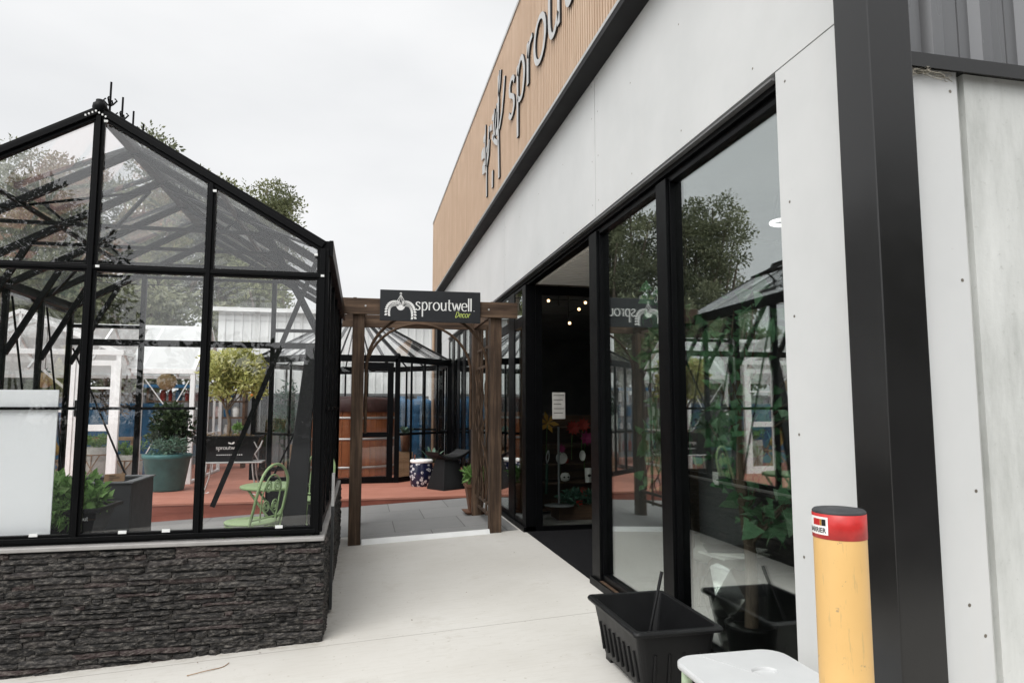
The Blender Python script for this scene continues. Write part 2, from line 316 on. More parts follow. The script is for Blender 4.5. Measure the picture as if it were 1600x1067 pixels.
# ------------------------------------------------------------------ mesh builder
OFF = {}
class MB:
    def __init__(s): s.v = []; s.f = []; s.mi = []; s.sm = []; s.ti = []; s.m = 0; s.t = .5
    def add(s, vs, fs, smooth=False):
        n = len(s.v); s.v.extend([tuple(map(float, p)) for p in vs])
        for f in fs: s.f.append(tuple(i + n for i in f)); s.mi.append(s.m); s.sm.append(smooth); s.ti.append(s.t)
        return s
    def box(s, x0, x1, y0, y1, z0, z1):
        vs = [(x, y, z) for z in (z0, z1) for y in (y0, y1) for x in (x0, x1)]
        return s.add(vs, [(0, 2, 3, 1), (4, 5, 7, 6), (0, 1, 5, 4), (2, 6, 7, 3), (0, 4, 6, 2), (1, 3, 7, 5)])
    def bar(s, a, b, w, h, up=(0, 0, 1)):
        a = Vector(a); b = Vector(b); d = (b - a).normalized(); up = Vector(up)
        if abs(d.dot(up)) > .97: up = Vector((0, 1, 0))
        x = d.cross(up).normalized() * (w / 2); z = x.cross(d).normalized() * (h / 2)
        vs = [p + i * x + j * z for p in (a, b) for i, j in ((-1, -1), (1, -1), (1, 1), (-1, 1))]
        return s.add(vs, [(0, 1, 2, 3), (7, 6, 5, 4), (0, 4, 5, 1), (1, 5, 6, 2), (2, 6, 7, 3), (3, 7, 4, 0)])
    def tube(s, pts, r, n=8, cap=True):
        pts = [Vector(p) for p in pts]; k = len(pts); rs = r if isinstance(r, (list, tuple)) else [r] * k
        vs = []; ref = None
        for i, p in enumerate(pts):
            d = (pts[min(i + 1, k - 1)] - pts[max(i - 1, 0)])
            d = d.normalized() if d.length > 1e-9 else Vector((0, 0, 1))
            if ref is None: ref = d.orthogonal().normalized()
            ref = (ref - d * ref.dot(d)); ref = ref.normalized() if ref.length > 1e-6 else d.orthogonal().normalized()
            q = d.cross(ref)
            for j in range(n):
                a = 2 * math.pi * j / n; vs.append(p + (ref * math.cos(a) + q * math.sin(a)) * rs[i])
        fs = [(i * n + j, i * n + (j + 1) % n, (i + 1) * n + (j + 1) % n, (i + 1) * n + j) for i in range(k - 1) for j in range(n)]
        s.add(vs, fs, True)
        if cap:
            s.add(vs[:n], [tuple(range(n))[::-1]]); s.add(vs[-n:], [tuple(range(n))])
        return s
    def lathe(s, prof, c=(0, 0, 0), n=32, smooth=True, sx=1., sy=1., jit=None):
        vs = []
        for r, z in prof:
            for j in range(n):
                a = 2 * math.pi * j / n; k = 1 if jit is None else jit(a, z)
                vs.append((c[0] + r * k * math.cos(a) * sx, c[1] + r * k * math.sin(a) * sy, c[2] + z))
        fs = [(i * n + j, i * n + (j + 1) % n, (i + 1) * n + (j + 1) % n, (i + 1) * n + j) for i in range(len(prof) - 1) for j in range(n)]
        return s.add(vs, fs, smooth)
    def disc(s, c, r, z, n=32):
        return s.add([(c[0] + r * math.cos(2 * math.pi * j / n), c[1] + r * math.sin(2 * math.pi * j / n), z) for j in range(n)], [tuple(range(n))])
    def prism(s, poly, fn, d):
        """poly: 2-D outline (counter-clockwise); fn(u, v, depth) -> 3-D"""
        n = len(poly); vs = [fn(u, v, 0) for u, v in poly] + [fn(u, v, d) for u, v in poly]
        return s.add(vs, [tuple(range(n)), tuple(range(2 * n - 1, n - 1, -1))] + [(i, i + n, (i + 1) % n + n, (i + 1) % n) for i in range(n)])
    def ribbon(s, pts, wid, fn, d, closed=False, side=None):
        """a flat stroke of varying width with thickness d; wid(angle, k) gives the width"""
        n = len(pts); L = []; Rr = []
        for i in range(n):
            a = pts[(i - 1) % n] if closed else pts[max(i - 1, 0)]; b = pts[(i + 1) % n] if closed else pts[min(i + 1, n - 1)]
            dx, dy = b[0] - a[0], b[1] - a[1]; l = math.hypot(dx, dy) or 1; dx /= l; dy /= l
            w2 = wid(dx, dy) / 2
            L.append((pts[i][0] - dy * w2, pts[i][1] + dx * w2)); Rr.append((pts[i][0] + dy * w2, pts[i][1] - dx * w2))
        m = n if closed else n - 1
        vs = [fn(u, v, 0) for u, v in L] + [fn(u, v, 0) for u, v in Rr] + [fn(u, v, d) for u, v in L] + [fn(u, v, d) for u, v in Rr]
        fs = []; sd = []
        for i in range(m):
            j = (i + 1) % n
            fs += [(i, n + i, n + j, j)]; sd += [(2 * n + i, 2 * n + j, 3 * n + j, 3 * n + i), (i, j, 2 * n + j, 2 * n + i), (n + i, 3 * n + i, 3 * n + j, n + j)]
        if not closed: sd += [(0, 2 * n, 3 * n, n), (n - 1, 2 * n - 1, 4 * n - 1, 3 * n - 1)]
        if side is None: return s.add(vs, fs + sd)
        m0 = s.m; s.add(vs, fs); s.m = side; s.add(vs, sd); s.m = m0; return s
    def leaves(s, P, N, size, aspect=.45, up=.3, fan=False, bend=.15, tofs=0.):
        """P points, leaf rhombs of given size with random directions; tint varies per leaf"""
        P = np.asarray(P, float); n = len(P)
        if n == 0: return s
        d = rng.normal(size=(n, 3)); d[:, 2] += up; 
        if N is not None: d = d * .7 + np.asarray(N) * 1.2
        d /= np.linalg.norm(d, axis=1)[:, None]
        q = rng.normal(size=(n, 3)); q -= d * (q * d).sum(1)[:, None]; q /= np.linalg.norm(q, axis=1)[:, None] + 1e-9
        k = np.cross(d, q)
        sz = size * rng.uniform(.5, 1.6, n)[:, None]
        a = P; b = P + d * sz
        if fan:
            e1 = P + d * sz * .75 + q * sz * .55; e2 = P + d * sz * .75 - q * sz * .55; b = P + d * sz * .85 + k * sz * bend
        else:
            e1 = P + d * sz * .45 + q * sz * aspect * .5 + k * sz * bend; e2 = P + d * sz * .45 - q * sz * aspect * .5 + k * sz * bend
        V = np.stack([a, e1, b, e2], 1).reshape(-1, 3); base = len(s.v)
        s.v.extend(map(tuple, V.tolist()))
        tt = np.clip(rng.normal(.45 + tofs, .2, n), 0, 1)
        for i in range(n):
            s.f.append((base + 4 * i, base + 4 * i + 1, base + 4 * i + 2, base + 4 * i + 3)); s.mi.append(s.m); s.sm.append(False); s.ti.append(float(tt[i]))
        return s
    def build(s, name, mats, parent=None, world=True, bevel=0., off=None):
        mats = mats if isinstance(mats, (list, tuple)) else [mats]
        o_ = Vector(off) if off is not None else (Vector(OFF.get(parent.name, (0, 0, 0))) if (parent is not None and world) else Vector((0, 0, 0)))
        me = bpy.data.meshes.new(name)
        me.from_pydata([(p[0] - o_.x, p[1] - o_.y, p[2] - o_.z) for p in s.v], [], s.f)
        for mm in mats: me.materials.append(M[mm] if isinstance(mm, str) else mm)
        me.polygons.foreach_set('material_index', s.mi); me.polygons.foreach_set('use_smooth', s.sm)
        if min(s.ti, default=.5) != max(s.ti, default=.5) or s.ti[:1] != [.5]:
            at = me.attributes.new('tint', 'FLOAT', 'FACE'); at.data.foreach_set('value', s.ti)
        me.update()
        ob = bpy.data.objects.new(name, me); COL.objects.link(ob)
        if parent is not None: ob.parent = parent; OFF[ob.name] = tuple(o_)
        elif off is not None: ob.location = o_; OFF[ob.name] = tuple(o_)
        else: OFF[ob.name] = (0, 0, 0)
        if bevel:
            bm = ob.modifiers.new('bevel', 'BEVEL'); bm.width = bevel; bm.segments = 2; bm.limit_method = 'ANGLE'; bm.angle_limit = R(50)
        return ob

def tag(o, label=None, cat=None, group=None, kind=None):
    if label: o['label'] = label
    if cat: o['category'] = cat
    if group: o['group'] = group
    if kind: o['kind'] = kind
    return o
def thing(name, loc, label, cat, group=None, rz=0.):
    o = bpy.data.objects.new(name, None); COL.objects.link(o); o.empty_display_size = .1
    o.location = loc; o.rotation_euler = (0, 0, rz); OFF[o.name] = tuple(loc)
    return tag(o, label, cat, group)
def copy_tree(o, parent=None):
    c = o.copy(); COL.objects.link(c)
    if parent is not None: c.parent = parent
    for ch in list(o.children): copy_tree(ch, c)
    return c
def one(name, mb, mats, loc, label, cat, group=None, bevel=0.):
    """a thing that is one mesh, its origin at loc (mesh given in world coordinates)"""
    return tag(mb.build(name, mats, None, bevel=bevel, off=loc), label, cat, group)

S = .048; XF = 1.975
def gz(x): return S * (max(x, -9.0) - XF) if x < XF else 0.0
def spline(pts, k=8, closed=False):
    n = len(pts); out = []
    D = len(pts[0])
    for i in range(n if closed else n - 1):
        p = [pts[(i + j - 1) % n] if closed else pts[min(max(i + j - 1, 0), n - 1)] for j in range(4)]
        for a in range(k):
            u = a / k
            out.append(tuple(.5 * (2 * p[1][d] + (p[2][d] - p[0][d]) * u + (2 * p[0][d] - 5 * p[1][d] + 4 * p[2][d] - p[3][d]) * u * u + (3 * p[1][d] - p[0][d] - 3 * p[2][d] + p[3][d]) * u ** 3) for d in range(D)))
    if not closed: out.append(tuple(pts[-1]))
    return out
def arc(cx, cy, rx, ry, a0, a1, n=20): return [(cx + rx * math.cos(R(a0 + (a1 - a0) * i / n)), cy + ry * math.sin(R(a0 + (a1 - a0) * i / n))) for i in range(n + 1)]

# ------------------------------------------------------------------ ground
xs = [-200, -60, -20, -9, -6, -3, 0, XF, 4, 20, 60, 200]; ys = [-150, -30, -8, 0, 4, 8, 12, 20, 40, 90, 300]
mb = MB(); vs = [(x, y, gz(x)) for y in ys for x in xs]; nx = len(xs)
mb.add(vs, [(j * nx + i, j * nx + i + 1, (j + 1) * nx + i + 1, (j + 1) * nx + i) for j in range(len(ys) - 1) for i in range(nx - 1)])
tag(mb.build('ground', 'ground'), kind='structure')
def sheet(x0, x1, y0, y1, dz, y0r=None):
    q = MB(); a = y0 if y0r is None else y0r
    q.add([(x0, y0, gz(x0) + dz), (x1, a, gz(x1) + dz), (x1, y1, gz(x1) + dz), (x0, y1, gz(x0) + dz)], [(0, 1, 2, 3)]); return q
qq = MB(); qq.add([(-60, -90, gz(-60) + .004), (-8.95, -90, gz(-9) + .004), (1.9, -90, .012), (90, -90, .012), (-60, -.9, gz(-60) + .004), (-8.95, -.9, gz(-9) + .004), (1.9, -.9, .012), (90, -.9, .012)], [(0, 1, 5, 4), (1, 2, 6, 5), (2, 3, 7, 6)])
tag(qq.build('car_park', 'asphalt'), kind='structure')
tag(sheet(-8.9, 1.93, 8.98, 11.75, .004).build('paving', 'paver'), kind='structure')
tag(sheet(.0, 1.93, 8.46, 8.976, .004).build('paving', 'paver'), kind='structure')

# deck
mb = MB()
nb = 52; y = 11.66
while y < 19.6:
    mb.box(-9, 1.9, y, y + .137, .0, .03); y += .14
mb.m = 1; mb.box(-9, 1.9, 11.67, 11.70, -.6, -.003); mb.box(-9, 1.9, 11.8, 19.6, -.6, -.003)
tag(mb.build('deck', ['deck', 'riser']), kind='structure')

# ------------------------------------------------------------------ shop building
shop = thing('shop_building', (XF, 2.1, 0), 'long low shop with white panels, tan batten fascia and black shopfront on the right', 'building')
def P(mb, name, mats, parent=shop, bevel=0., label=None):
    o = mb.build(name, mats, parent, bevel=bevel)
    if label: o['label'] = label
    return o
def screws(mb, x, pts):
    for y, z in pts:
        mb.add([(x, y + .007 * math.cos(a), z + .007 * math.sin(a)) for a in [k * math.pi / 4 for k in range(8)]], [tuple(range(8))[::-1]])
        mb.add([(x - .0, y + .0025 * math.cos(a), z + .0025 * math.sin(a)) for a in [k * math.pi / 2 for k in range(4)]], [(3, 2, 1, 0)])
joints = [2.262, 5.57, 9.53, 13.5, 17.45]
for a, b in zip(joints[:-1], joints[1:]):
    mb = MB(); mb.box(XF, XF + .1, a + .005, b - .005, 3.168, 4.6); mb.m = 1
    pts = [(yy, zz) for yy in (a + .08, b - .08) for zz in (3.3, 3.7, 4.1, 4.4)] + [(a + (b - a) * k, zz) for k in (.25, .5, .75) for zz in (3.28, 4.0)]
    screws(mb, XF - .0006, pts); P(mb, 'wall_panel', ['panel', 'screw'])
mb = MB(); mb.box(XF, XF + .1, 2.262, 2.895, 0, 3.160); mb.m = 1
screws(mb, XF - .0006, [(yy, zz + (.03 if yy > 2.6 else 0)) for yy in (2.42, 2.82) for zz in (.25, .8, 1.35, 1.9, 2.45, 3.05)]); P(mb, 'wall_panel', ['panel', 'screw'])
mb = MB(); mb.box(XF, XF + .1, 16.02, 17.4, 0, 3.16); P(mb, 'wall_panel', 'panel')
# backing behind the panels so joints read dark
mb = MB(); mb.box(XF + .102, XF + .2, 2.262, 18.3, 3.13, 6.5); mb.box(XF + .102, XF + .2, 2.262, 2.895, 0, 3.13); mb.box(XF + .102, XF + .2, 16.02, 18.3, 0, 3.13); P(mb, 'wall_core', 'grout')
# fascia with battens
XO = 1.805
mb = MB(); mb.box(XO + .03, XF - .002, 2.07, 18.3, 4.512, 6.5); mb.m = 1
y = 2.075
while y < 18.27:
    mb.box(XO, XO + .0298, y, y + .036, 4.512, 6.5); y += .0625
P(mb, 'fascia', ['clad_back', 'cladding'], bevel=0)
mb = MB(); mb.box(XO - .006, XF - .002, 2.06, 18.31, 4.44, 4.508); P(mb, 'fascia_soffit', 'soffit_dark')
mb = MB(); mb.box(XO - .01, XO - .0062, 2.06, 18.31, 4.49, 4.522); P(mb, 'drip_edge', 'lightmetal')
mb = MB(); mb.box(XO - .012, XF + .3, 2.05, 18.32, 6.503, 6.55); P(mb, 'coping', 'lightmetal')
mb = MB(); mb.box(XO + .03, XF + .1, 18.02, 18.3, 0, 4.438); mb.m = 1
for k in range(4): mb.box(XO, XO + .0298, 18.03 + k * .0625, 18.066 + k * .0625, 0, 4.438)
P(mb, 'end_pier', ['clad_back', 'cladding'])
mb = MB(); mb.box(XO + .05, XF + .1, 17.46, 18.0, 0, 4.438); P(mb, 'downpipe', 'black')
# corner column
mb = MB(); mb.box(XO, 1.99, 2.068, 2.25, -.05, 4.438); P(mb, 'corner_column', 'charcoal', bevel=.004)
# side wall (faces the camera side)
YS = 2.115
mb = MB(); mb.box(1.992, 2.232, YS, YS + .08, 0, 2.80); mb.m = 1
for x, z in ((2.2, 2.72), (2.2, 1.98), (2.2, 1.2), (2.2, .69), (2.14, .8)):
    mb.add([(x + .007 * math.cos(a), YS - .0006, z + .007 * math.sin(a)) for a in [k * math.pi / 4 for k in range(8)]], [tuple(range(8))])
P(mb, 'wall_panel', ['panel', 'screw'])
mb = MB(); mb.box(2.232, 2.27, YS + .03, YS + .1, 0, 2.80); mb.box(2.27, 9, YS + .004, YS + .2, 0, 2.80); P(mb, 'concrete_wall', 'raw')
mb = MB(); mb.box(1.992, 9, YS - .035, YS + .1, 2.802, 2.842); mb.box(1.992, 9, YS - .038, YS - .0352, 2.785, 2.835); P(mb, 'ledge_flashing', 'charcoal')
mb = MB(); prof = [(0, 0), (.06, 0), (.062, -.004), (.066, -.004), (.068, 0), (.118, 0), (.14, .035), (.19, .035), (.212, 0)]
prof3 = []
for k in range(30):
    prof3 += [(1.992 + k * .23 + a, YS + .03 - b) for a, b in prof]
n = len(prof3)
mb.add([(x, y, 2.844) for x, y in prof3] + [(x, y, 6.5) for x, y in prof3], [(i, i + 1, n + i + 1, n + i) for i in range(n - 1)])
mb.box(1.993, 8.8, YS + .06, YS + .12, 2.844, 6.5)
P(mb, 'corrugated_cladding', 'darkclad')
mb = MB()
for k in range(26):
    p0 = Vector((2.0 + random.random() * .17, YS - .03 + random.random() * .03, 2.782 + random.random() * .01)); pts = [p0]
    for j in range(5): pts.append(pts[-1] + Vector((random.uniform(-.025, .03), random.uniform(-.008, .008), random.uniform(-.012, .004))))
    mb.tube(pts, .0011, 4)
P(mb, 'cobweb', 'web')
mb = MB(); mb.box(1.995, 6, YS - .1, YS - .002, .0, .045); mb.box(1.995, 6, YS - .1, YS - .07, .045, .2); P(mb, 'base_kerb', 'blackmatte')

# shopfront frames
GX = 2.045
def frame_box(y0, y1, z0, z1, x0=1.985, x1=2.115): 
    q = MB(); q.box(x0, x1, y0, y1, z0, z1); return q
mb = MB(); mb.add([(1.955, 2.9, 3.122), (1.955, 16, 3.122), (1.955, 16, 3.134), (1.955, 2.9, 3.134), (2.12, 2.9, 3.164), (2.12, 16, 3.164), (2.12, 2.9, 3.122), (2.12, 16, 3.122)], [(0, 3, 2, 1), (3, 4, 5, 2), (0, 1, 7, 6), (0, 6, 4, 3), (1, 2, 5, 7)]); P(mb, 'head_flashing', 'greyflash')
mb = MB(); mb.box(1.99, 2.115, 2.9, 16.0, 3.085, 3.1215); mb.box(2.02, 2.115, 2.9, 16.0, 3.06, 3.0845); P(mb, 'window_head', 'black', bevel=.003)
def window(y0, y1, z0=.065, fx=0., z1=3.058, glass='glass_shop', sill=True, jl=.014, jr=.014, transom=None):
    f = MB()
    f.box((1.988 if fx else 2.01), (2.05 if fx else 2.09), y0, y0 + jl, z0, z1); f.box((1.988 if fx else 2.01), (2.05 if fx else 2.09), y1 - jr, y1, z0, z1)
    f.box((1.988 if fx else 2.01), (2.05 if fx else 2.09), y0 + jl, y1 - jr, z0, z0 + .05); f.box((1.988 if fx else 2.01), (2.05 if fx else 2.09), y0 + jl, y1 - jr, z1 - .03, z1)
    if transom: f.box((1.988 if fx else 2.01), (2.05 if fx else 2.09), y0 + jl, y1 - jr, transom, transom + .13)
    fr = P(f, 'window', 'black', bevel=.003)
    def pane(za, zb):
        g = MB(); g.box(GX - fx, GX - fx + .008, y0 + jl, y1 - jr, za, zb); return g.build('pane', glass, fr)
    if transom: pane(z0 + .05, transom); return fr, pane(transom + .13, z1 - .03)
    return fr, pane(z0 + .05, z1 - .03)
w1, p1 = window(2.9, 4.19); w2, p2 = window(4.35, 5.60)
for a, b in ((4.19, 4.35), (5.60, 5.80)): P(frame_box(a, b, 0, 3.058), 'mullion', 'black', bevel=.004)
mb = MB(); mb.box(1.96, 2.13, 2.9, 5.80, 0, .06); mb.m = 1; mb.box(1.975, 2.005, 4.36, 5.59, .0605, .064); mb.box(1.975, 2.005, 2.96, 4.18, .0605, .064); P(mb, 'sill', ['black', 'twig'])
P(frame_box(8.27, 8.45, 0, 3.058), 'mullion', 'black', bevel=.004)
window(8.45, 8.92, transom=2.55, fx=.05); P(frame_box(8.92, 9.28, 0, 3.058), 'mullion', 'black')
yy = 9.28
while yy < 11.9:
    window(yy, yy + .6, transom=2.55, fx=.05); P(frame_box(yy + .6, yy + .92, 0, 3.058), 'mullion', 'black'); yy += .92
while yy < 15.5:
    window(yy, yy + .5, fx=.05); P(frame_box(yy + .5, min(yy + .84, 16.0), 0, 3.058), 'mullion', 'black'); yy += .84
mb = MB(); mb.box(1.96, 2.13, 8.27, 16.0, 0, .06); P(mb, 'sill', 'black')
# recessed entry
mb = MB()
mb.box(2.125, 3.9, 5.805, 8.262, 3.064, 3.12)
k = 5.81
while k < 8.2: mb.box(2.14, 3.9, k, k + .07, 3.05, 3.0638); k += .1
P(mb, 'soffit', 'soffit')
mb = MB(); mb.box(2.134, 3.9, 5.72, 5.79, 0, 3.06); mb.box(3.9, 3.96, 5.72, 8.3, 0, 3.06); P(mb, 'entry_wall', 'interior')
mb = MB(); mb.box(2.117, 2.2, 8.268, 8.33, .0, 3.046); mb.box(2.2005, 3.9, 8.268, 8.33, 2.93, 3.046); mb.box(2.2, 3.9, 8.268, 8.33, .0, .06); mb.box(3.8, 3.9, 8.268, 8.33, .06, 2.93)
scr = P(mb, 'entry_screen', 'black', bevel=.003)
mb = MB(); mb.box(2.2, 3.8, 8.295, 8.303, .06, 2.93); mb.build('pane', 'glass_clear', scr)
mb = MB(); mb.box(2.335, 2.50, 8.286, 8.2945, 1.37, 1.70); mb.m = 1
for k in range(5): mb.box(2.35, 2.49 - .02 * (k % 3), 8.284, 8.2859, 1.66 - k * .055, 1.667 - k * .055)
mb.build('notice', ['canvas', 'grout'], scr)
# interior shell
mb = MB(); mb.box(2.14, 9, 2.2, 18.2, -.02, .004); P(mb, 'shop_floor', 'interior_floor')
mb = MB(); mb.box(8.5, 8.6, 2.2, 18.2, 0, 3.3); mb.box(2.2, 9, 18.0, 18.1, 0, 3.3); mb.box(2.2, 9, YS + .21, YS + .25, 0, 3.3); P(mb, 'shop_wall', 'interior')
mb = MB(); mb.box(2.14, 9, 2.2, 18.2, 3.3, 3.4); P(mb, 'shop_ceiling', 'interior')
mb = MB(); mb.box(2.2, 9.2, 2.2, 18.3, 6.3, 6.4); P(mb, 'roof', 'darkclad')
mb = MB(); mb.box(1.995, 3.85, 5.82, 8.25, .003, .012); mm = one('door_mat', mb, 'mat', (2.4, 7, 0), 'black coir entrance mat filling the recessed shop doorway', 'door mat')

# ---- lettering on the fascia
GLY = {
 's': ([[(.54, .80), (.42, .95), (.24, .985), (.09, .86), (.11, .66), (.29, .53), (.47, .39), (.51, .18), (.37, .03), (.18, .015), (.02, .16)]], .66),
 'p': ([[(.12, .98), (.12, -.82)], [(.13, .72), (.3, .95), (.53, .95), (.7, .52), (.55, .08), (.32, .02), (.13, .16)]], .82),
 'r': ([[(.1, 1), (.1, 0)], [(.11, .62), (.23, .88), (.46, .96)]], .5),
 'o': ([['C'] + arc(.43, .5, .37, .48, 0, 345, 23)], .92),
 'u': ([[(.09, 1), (.09, .35), (.2, .06), (.4, .03), (.62, .28)], [(.63, 1), (.63, 0)]], .80),
 't': ([[(.2, 1.36), (.2, .8), (.2, .22), (.32, .03), (.48, .06)], [(.02, .95), (.47, .95)]], .52),
 'w': ([['L', (.03, 1), (.31, .02)], ['L', (.31, .02), (.56, .95)], ['L', (.56, .95), (.82, .02)], ['L', (.82, .02), (1.08, 1)]], 1.12),
 'e': ([[(.08, .53), (.4, .535), (.69, .55), (.62, .86), (.4, .985), (.15, .86), (.06, .5), (.15, .15), (.42, .02), (.67, .14)]], .77),
 'l': ([[(.1, 1.62), (.1, 0)]], .24),
 'c': ([[(.62, .84), (.38, .98), (.13, .82), (.06, .5), (.15, .15), (.42, .02), (.62, .14)]], .68),
 'D': ([[(.2, 1.5), (.06, .0), (.5, .12), (.86, .75), (.6, 1.35), (.02, 1.42)]], 1.0),
 'S': ([[(.75, 1.2), (.55, 1.48), (.3, 1.5), (.1, 1.3), (.14, 1.0), (.42, .8), (.7, .58), (.74, .25), (.52, .02), (.25, .02), (.04, .26)]], .9),
}
def text(mb, s_, fn, unit, depth, xs=1., thin=.075, thick=.15, shear=0., side=None):
    x = 0
    for ch in s_:
        strokes, adv = GLY[ch]
        for st in strokes:
            closed = False; k = 6
            if st[0] == 'C': closed = True; pts = st[1:]
            elif st[0] == 'L': pts = st[1:]
            elif len(st) == 2: pts = st
            else: pts = spline(st, k)
            pts = [((x + px * xs + py * shear) * unit, py * unit) for px, py in pts]
            mb.ribbon(pts, lambda dx, dy: (thin + (thick - thin) * abs(dy) ** 1.5) * unit, fn, depth, closed, side)
        x += (adv + .06) * xs
    return x * unit
FX = XO - .0105 - .014
fn = lambda u, v, d: (FX + d, 8.33 - u, 5.19 + v)
mb = MB(); text(mb, 'sproutwell', fn, .5, .02, 1.22, .115, .17, 0, 1); P(mb, 'fascia_lettering', ['letter', 'signblack'])
mb = MB()
def zz(a, b):   # emblem drawn from its outline on the fascia: fascia coordinates by interpolation of surveyed points
    return a, b
def EM(pts, wd=.055):
    mb.ribbon(pts, lambda dx, dy: wd * 1.3, lambda u, v, d: (FX + d, u, v), .02, False, 1)
EM([(9.94, 4.69), (9.95, 5.10), (9.85, 5.38), (9.75, 5.72)])
EM([(10.05, 5.22), (10.08, 5.5), (10.05, 5.86)], .045)
EM([(9.93, 5.15), (9.78, 5.3), (9.72, 5.5)], .045)
EM([(9.47, 4.68), (9.46, 4.93)], .07)
EM([(8.98, 4.66), (9.02, 5.2), (9.06, 5.42), (9.02, 5.75), (9.03, 6.16)], .065)
EM([(9.02, 5.17), (9.28, 5.3), (9.5, 5.46)], .06)
EM([(9.36, 5.36), (9.38, 5.6), (9.32, 5.8)], .05); EM([(9.3, 5.4), (9.2, 5.62), (9.14, 5.8)], .045)
EM([(8.97, 5.36), (8.78, 5.52), (8.68, 5.72), (8.6, 5.94)], .055)
EM([(9.03, 5.85), (8.92, 6.0), (8.86, 6.16)], .045); EM([(9.04, 5.9), (8.98, 6.05), (8.97, 6.2)], .03)
for y, z, s_ in ((10.3, 5.48, .1), (10.2, 5.22, .11), (10.15, 5.68, .07), (9.12, 5.72, .07), (9.14, 5.38, .06), (9.62, 5.63, .055), (9.9, 5.42, .06), (9.45, 5.72, .05)):
    mb.prism([(y - s_, z - s_ * .9), (y + s_, z - s_ * .6), (y + s_ * 1.1, z + s_ * .7), (y - s_ * .6, z + s_)], lambda u, v, d: (FX + d, u, v), .02)
P(mb, 'fascia_emblem', ['letter', 'signblack'])

# window decal S on the left pane
mb = MB(); text(mb, 'S', lambda u, v, d: (GX + .0085 + d, 4.56 - u, 2.26 + v), .075, .001, 1., .11, .16); mb.build('decal', 'vinyl', p2)

# ------------------------------------------------------------------ greenhouse
X0, XR, X1, Y0, Y1 = -3.38, -1.84, -.30, 5.147, 8.93
ZS, ZE, ZR, ZW = .63, 2.69, 3.575, .585
gh = thing('black_greenhouse', (XR, Y0, gz(XR)), 'large black framed glass greenhouse on a dark stacked stone base, in the left foreground', 'greenhouse')
def G(mb, name, mats, bevel=0., parent=gh): return mb.build(name, mats, parent, bevel=bevel)
# stone base
def stones(mb, u0, u1, z0f, z1, place, seed):
    rs = random.Random(seed)
    z = -.3
    while z < z1 - .015:
        h = rs.choice([.022, .026, .032, .038, .046]); h = min(h, z1 - z)
        u = u0 - rs.random() * .1
        while u < u1:
            l = rs.choice([.07, .12, .18, .24, .3, .4]) * rs.uniform(.8, 1.2)
            a, b = max(u, u0), min(u + l, u1)
            if b - a > .015 and z + h > z0f(a) - .02:
                d = rs.uniform(.0, .03); dz = rs.uniform(-.006, .006)
                hh = h + rs.choice([0, 0, 0, .012])
                nx_, nz_ = max(3, int((b - a) / .022)), 4
                tint = rs.uniform(0, .62) if rs.random() < .85 else rs.uniform(.85, 1.)
                vs = []; ph = rs.random() * 9
                for j in range(nz_ + 1):
                    for i in range(nx_ + 1):
                        fu, fz = i / nx_, j / nz_
                        edge = 1.0 if (0 < i < nx_ and 0 < j < nz_) else 0.25
                        dep = (d + .012) * edge + (rs.uniform(-.007, .007) if edge == 1 else rs.uniform(-.003, .003))
                        vs.append(place(a + .0015 + (b - a - .003) * fu + (rs.uniform(-.004, .004) if edge < 1 else 0), z + .001 + dz * math.sin(fu * 3 + ph) + (hh - .002) * fz + (rs.uniform(-.003, .003) if 0 < i < nx_ else 0), dep))
                mb.t = tint; n1 = nx_ + 1
                mb.add(vs, [(j * n1 + i, j * n1 + i + 1, (j + 1) * n1 + i + 1, (j + 1) * n1 + i) for j in range(nz_) for i in range(nx_)])
            u += l
        z += h
YW = Y0 - .06; XW = X1 + .06
mb = MB(); stones(mb, X0 - .06, XW + .008, gz, ZW - .008, lambda u, z, d: (u, YW - d * .75, z), 3); G(mb, 'stone_front', 'stone')
mb = MB(); stones(mb, YW, Y1, lambda a: gz(XW), ZW - .008, lambda u, z, d: (XW + d * .5, u, z), 5); G(mb, 'stone_side', 'stone')
mb = MB(); mb.box(X0 - .05, X0 + .04, YW + .02, Y1, -.4, ZW - .01); mb.box(X1 - .04, XW - .003, YW + .02, Y1, -.4, ZW - .01); mb.box(X0 + .0405, X1 - .0405, YW + .003, YW + .1, -.4, ZW - .01)
mb.box(X0 + .0405, -2.6, Y1 - .05, Y1, -.4, ZW - .01); mb.box(-1.1, X1 - .0405, Y1 - .05, Y1, -.4, ZW - .01); G(mb, 'base_wall', 'grout')
mb = MB(); mb.box(X0 - .07, XW + .004, YW - .035, YW + .07, ZW - .006, ZW + .022); G(mb, 'sill_cap', 'sillcap', .006)
mb = MB(); mb.box(X1 - .02, XW + .004, YW + .0705, Y1, ZW - .006, ZW + .022); G(mb, 'sill_cap', 'sillcap', .004)
mb = MB(); mb.box(X0 + .05, X1 - .05, YW + .11, Y1 + .02, -.4, .05); G(mb, 'floor_slab', 'paver')
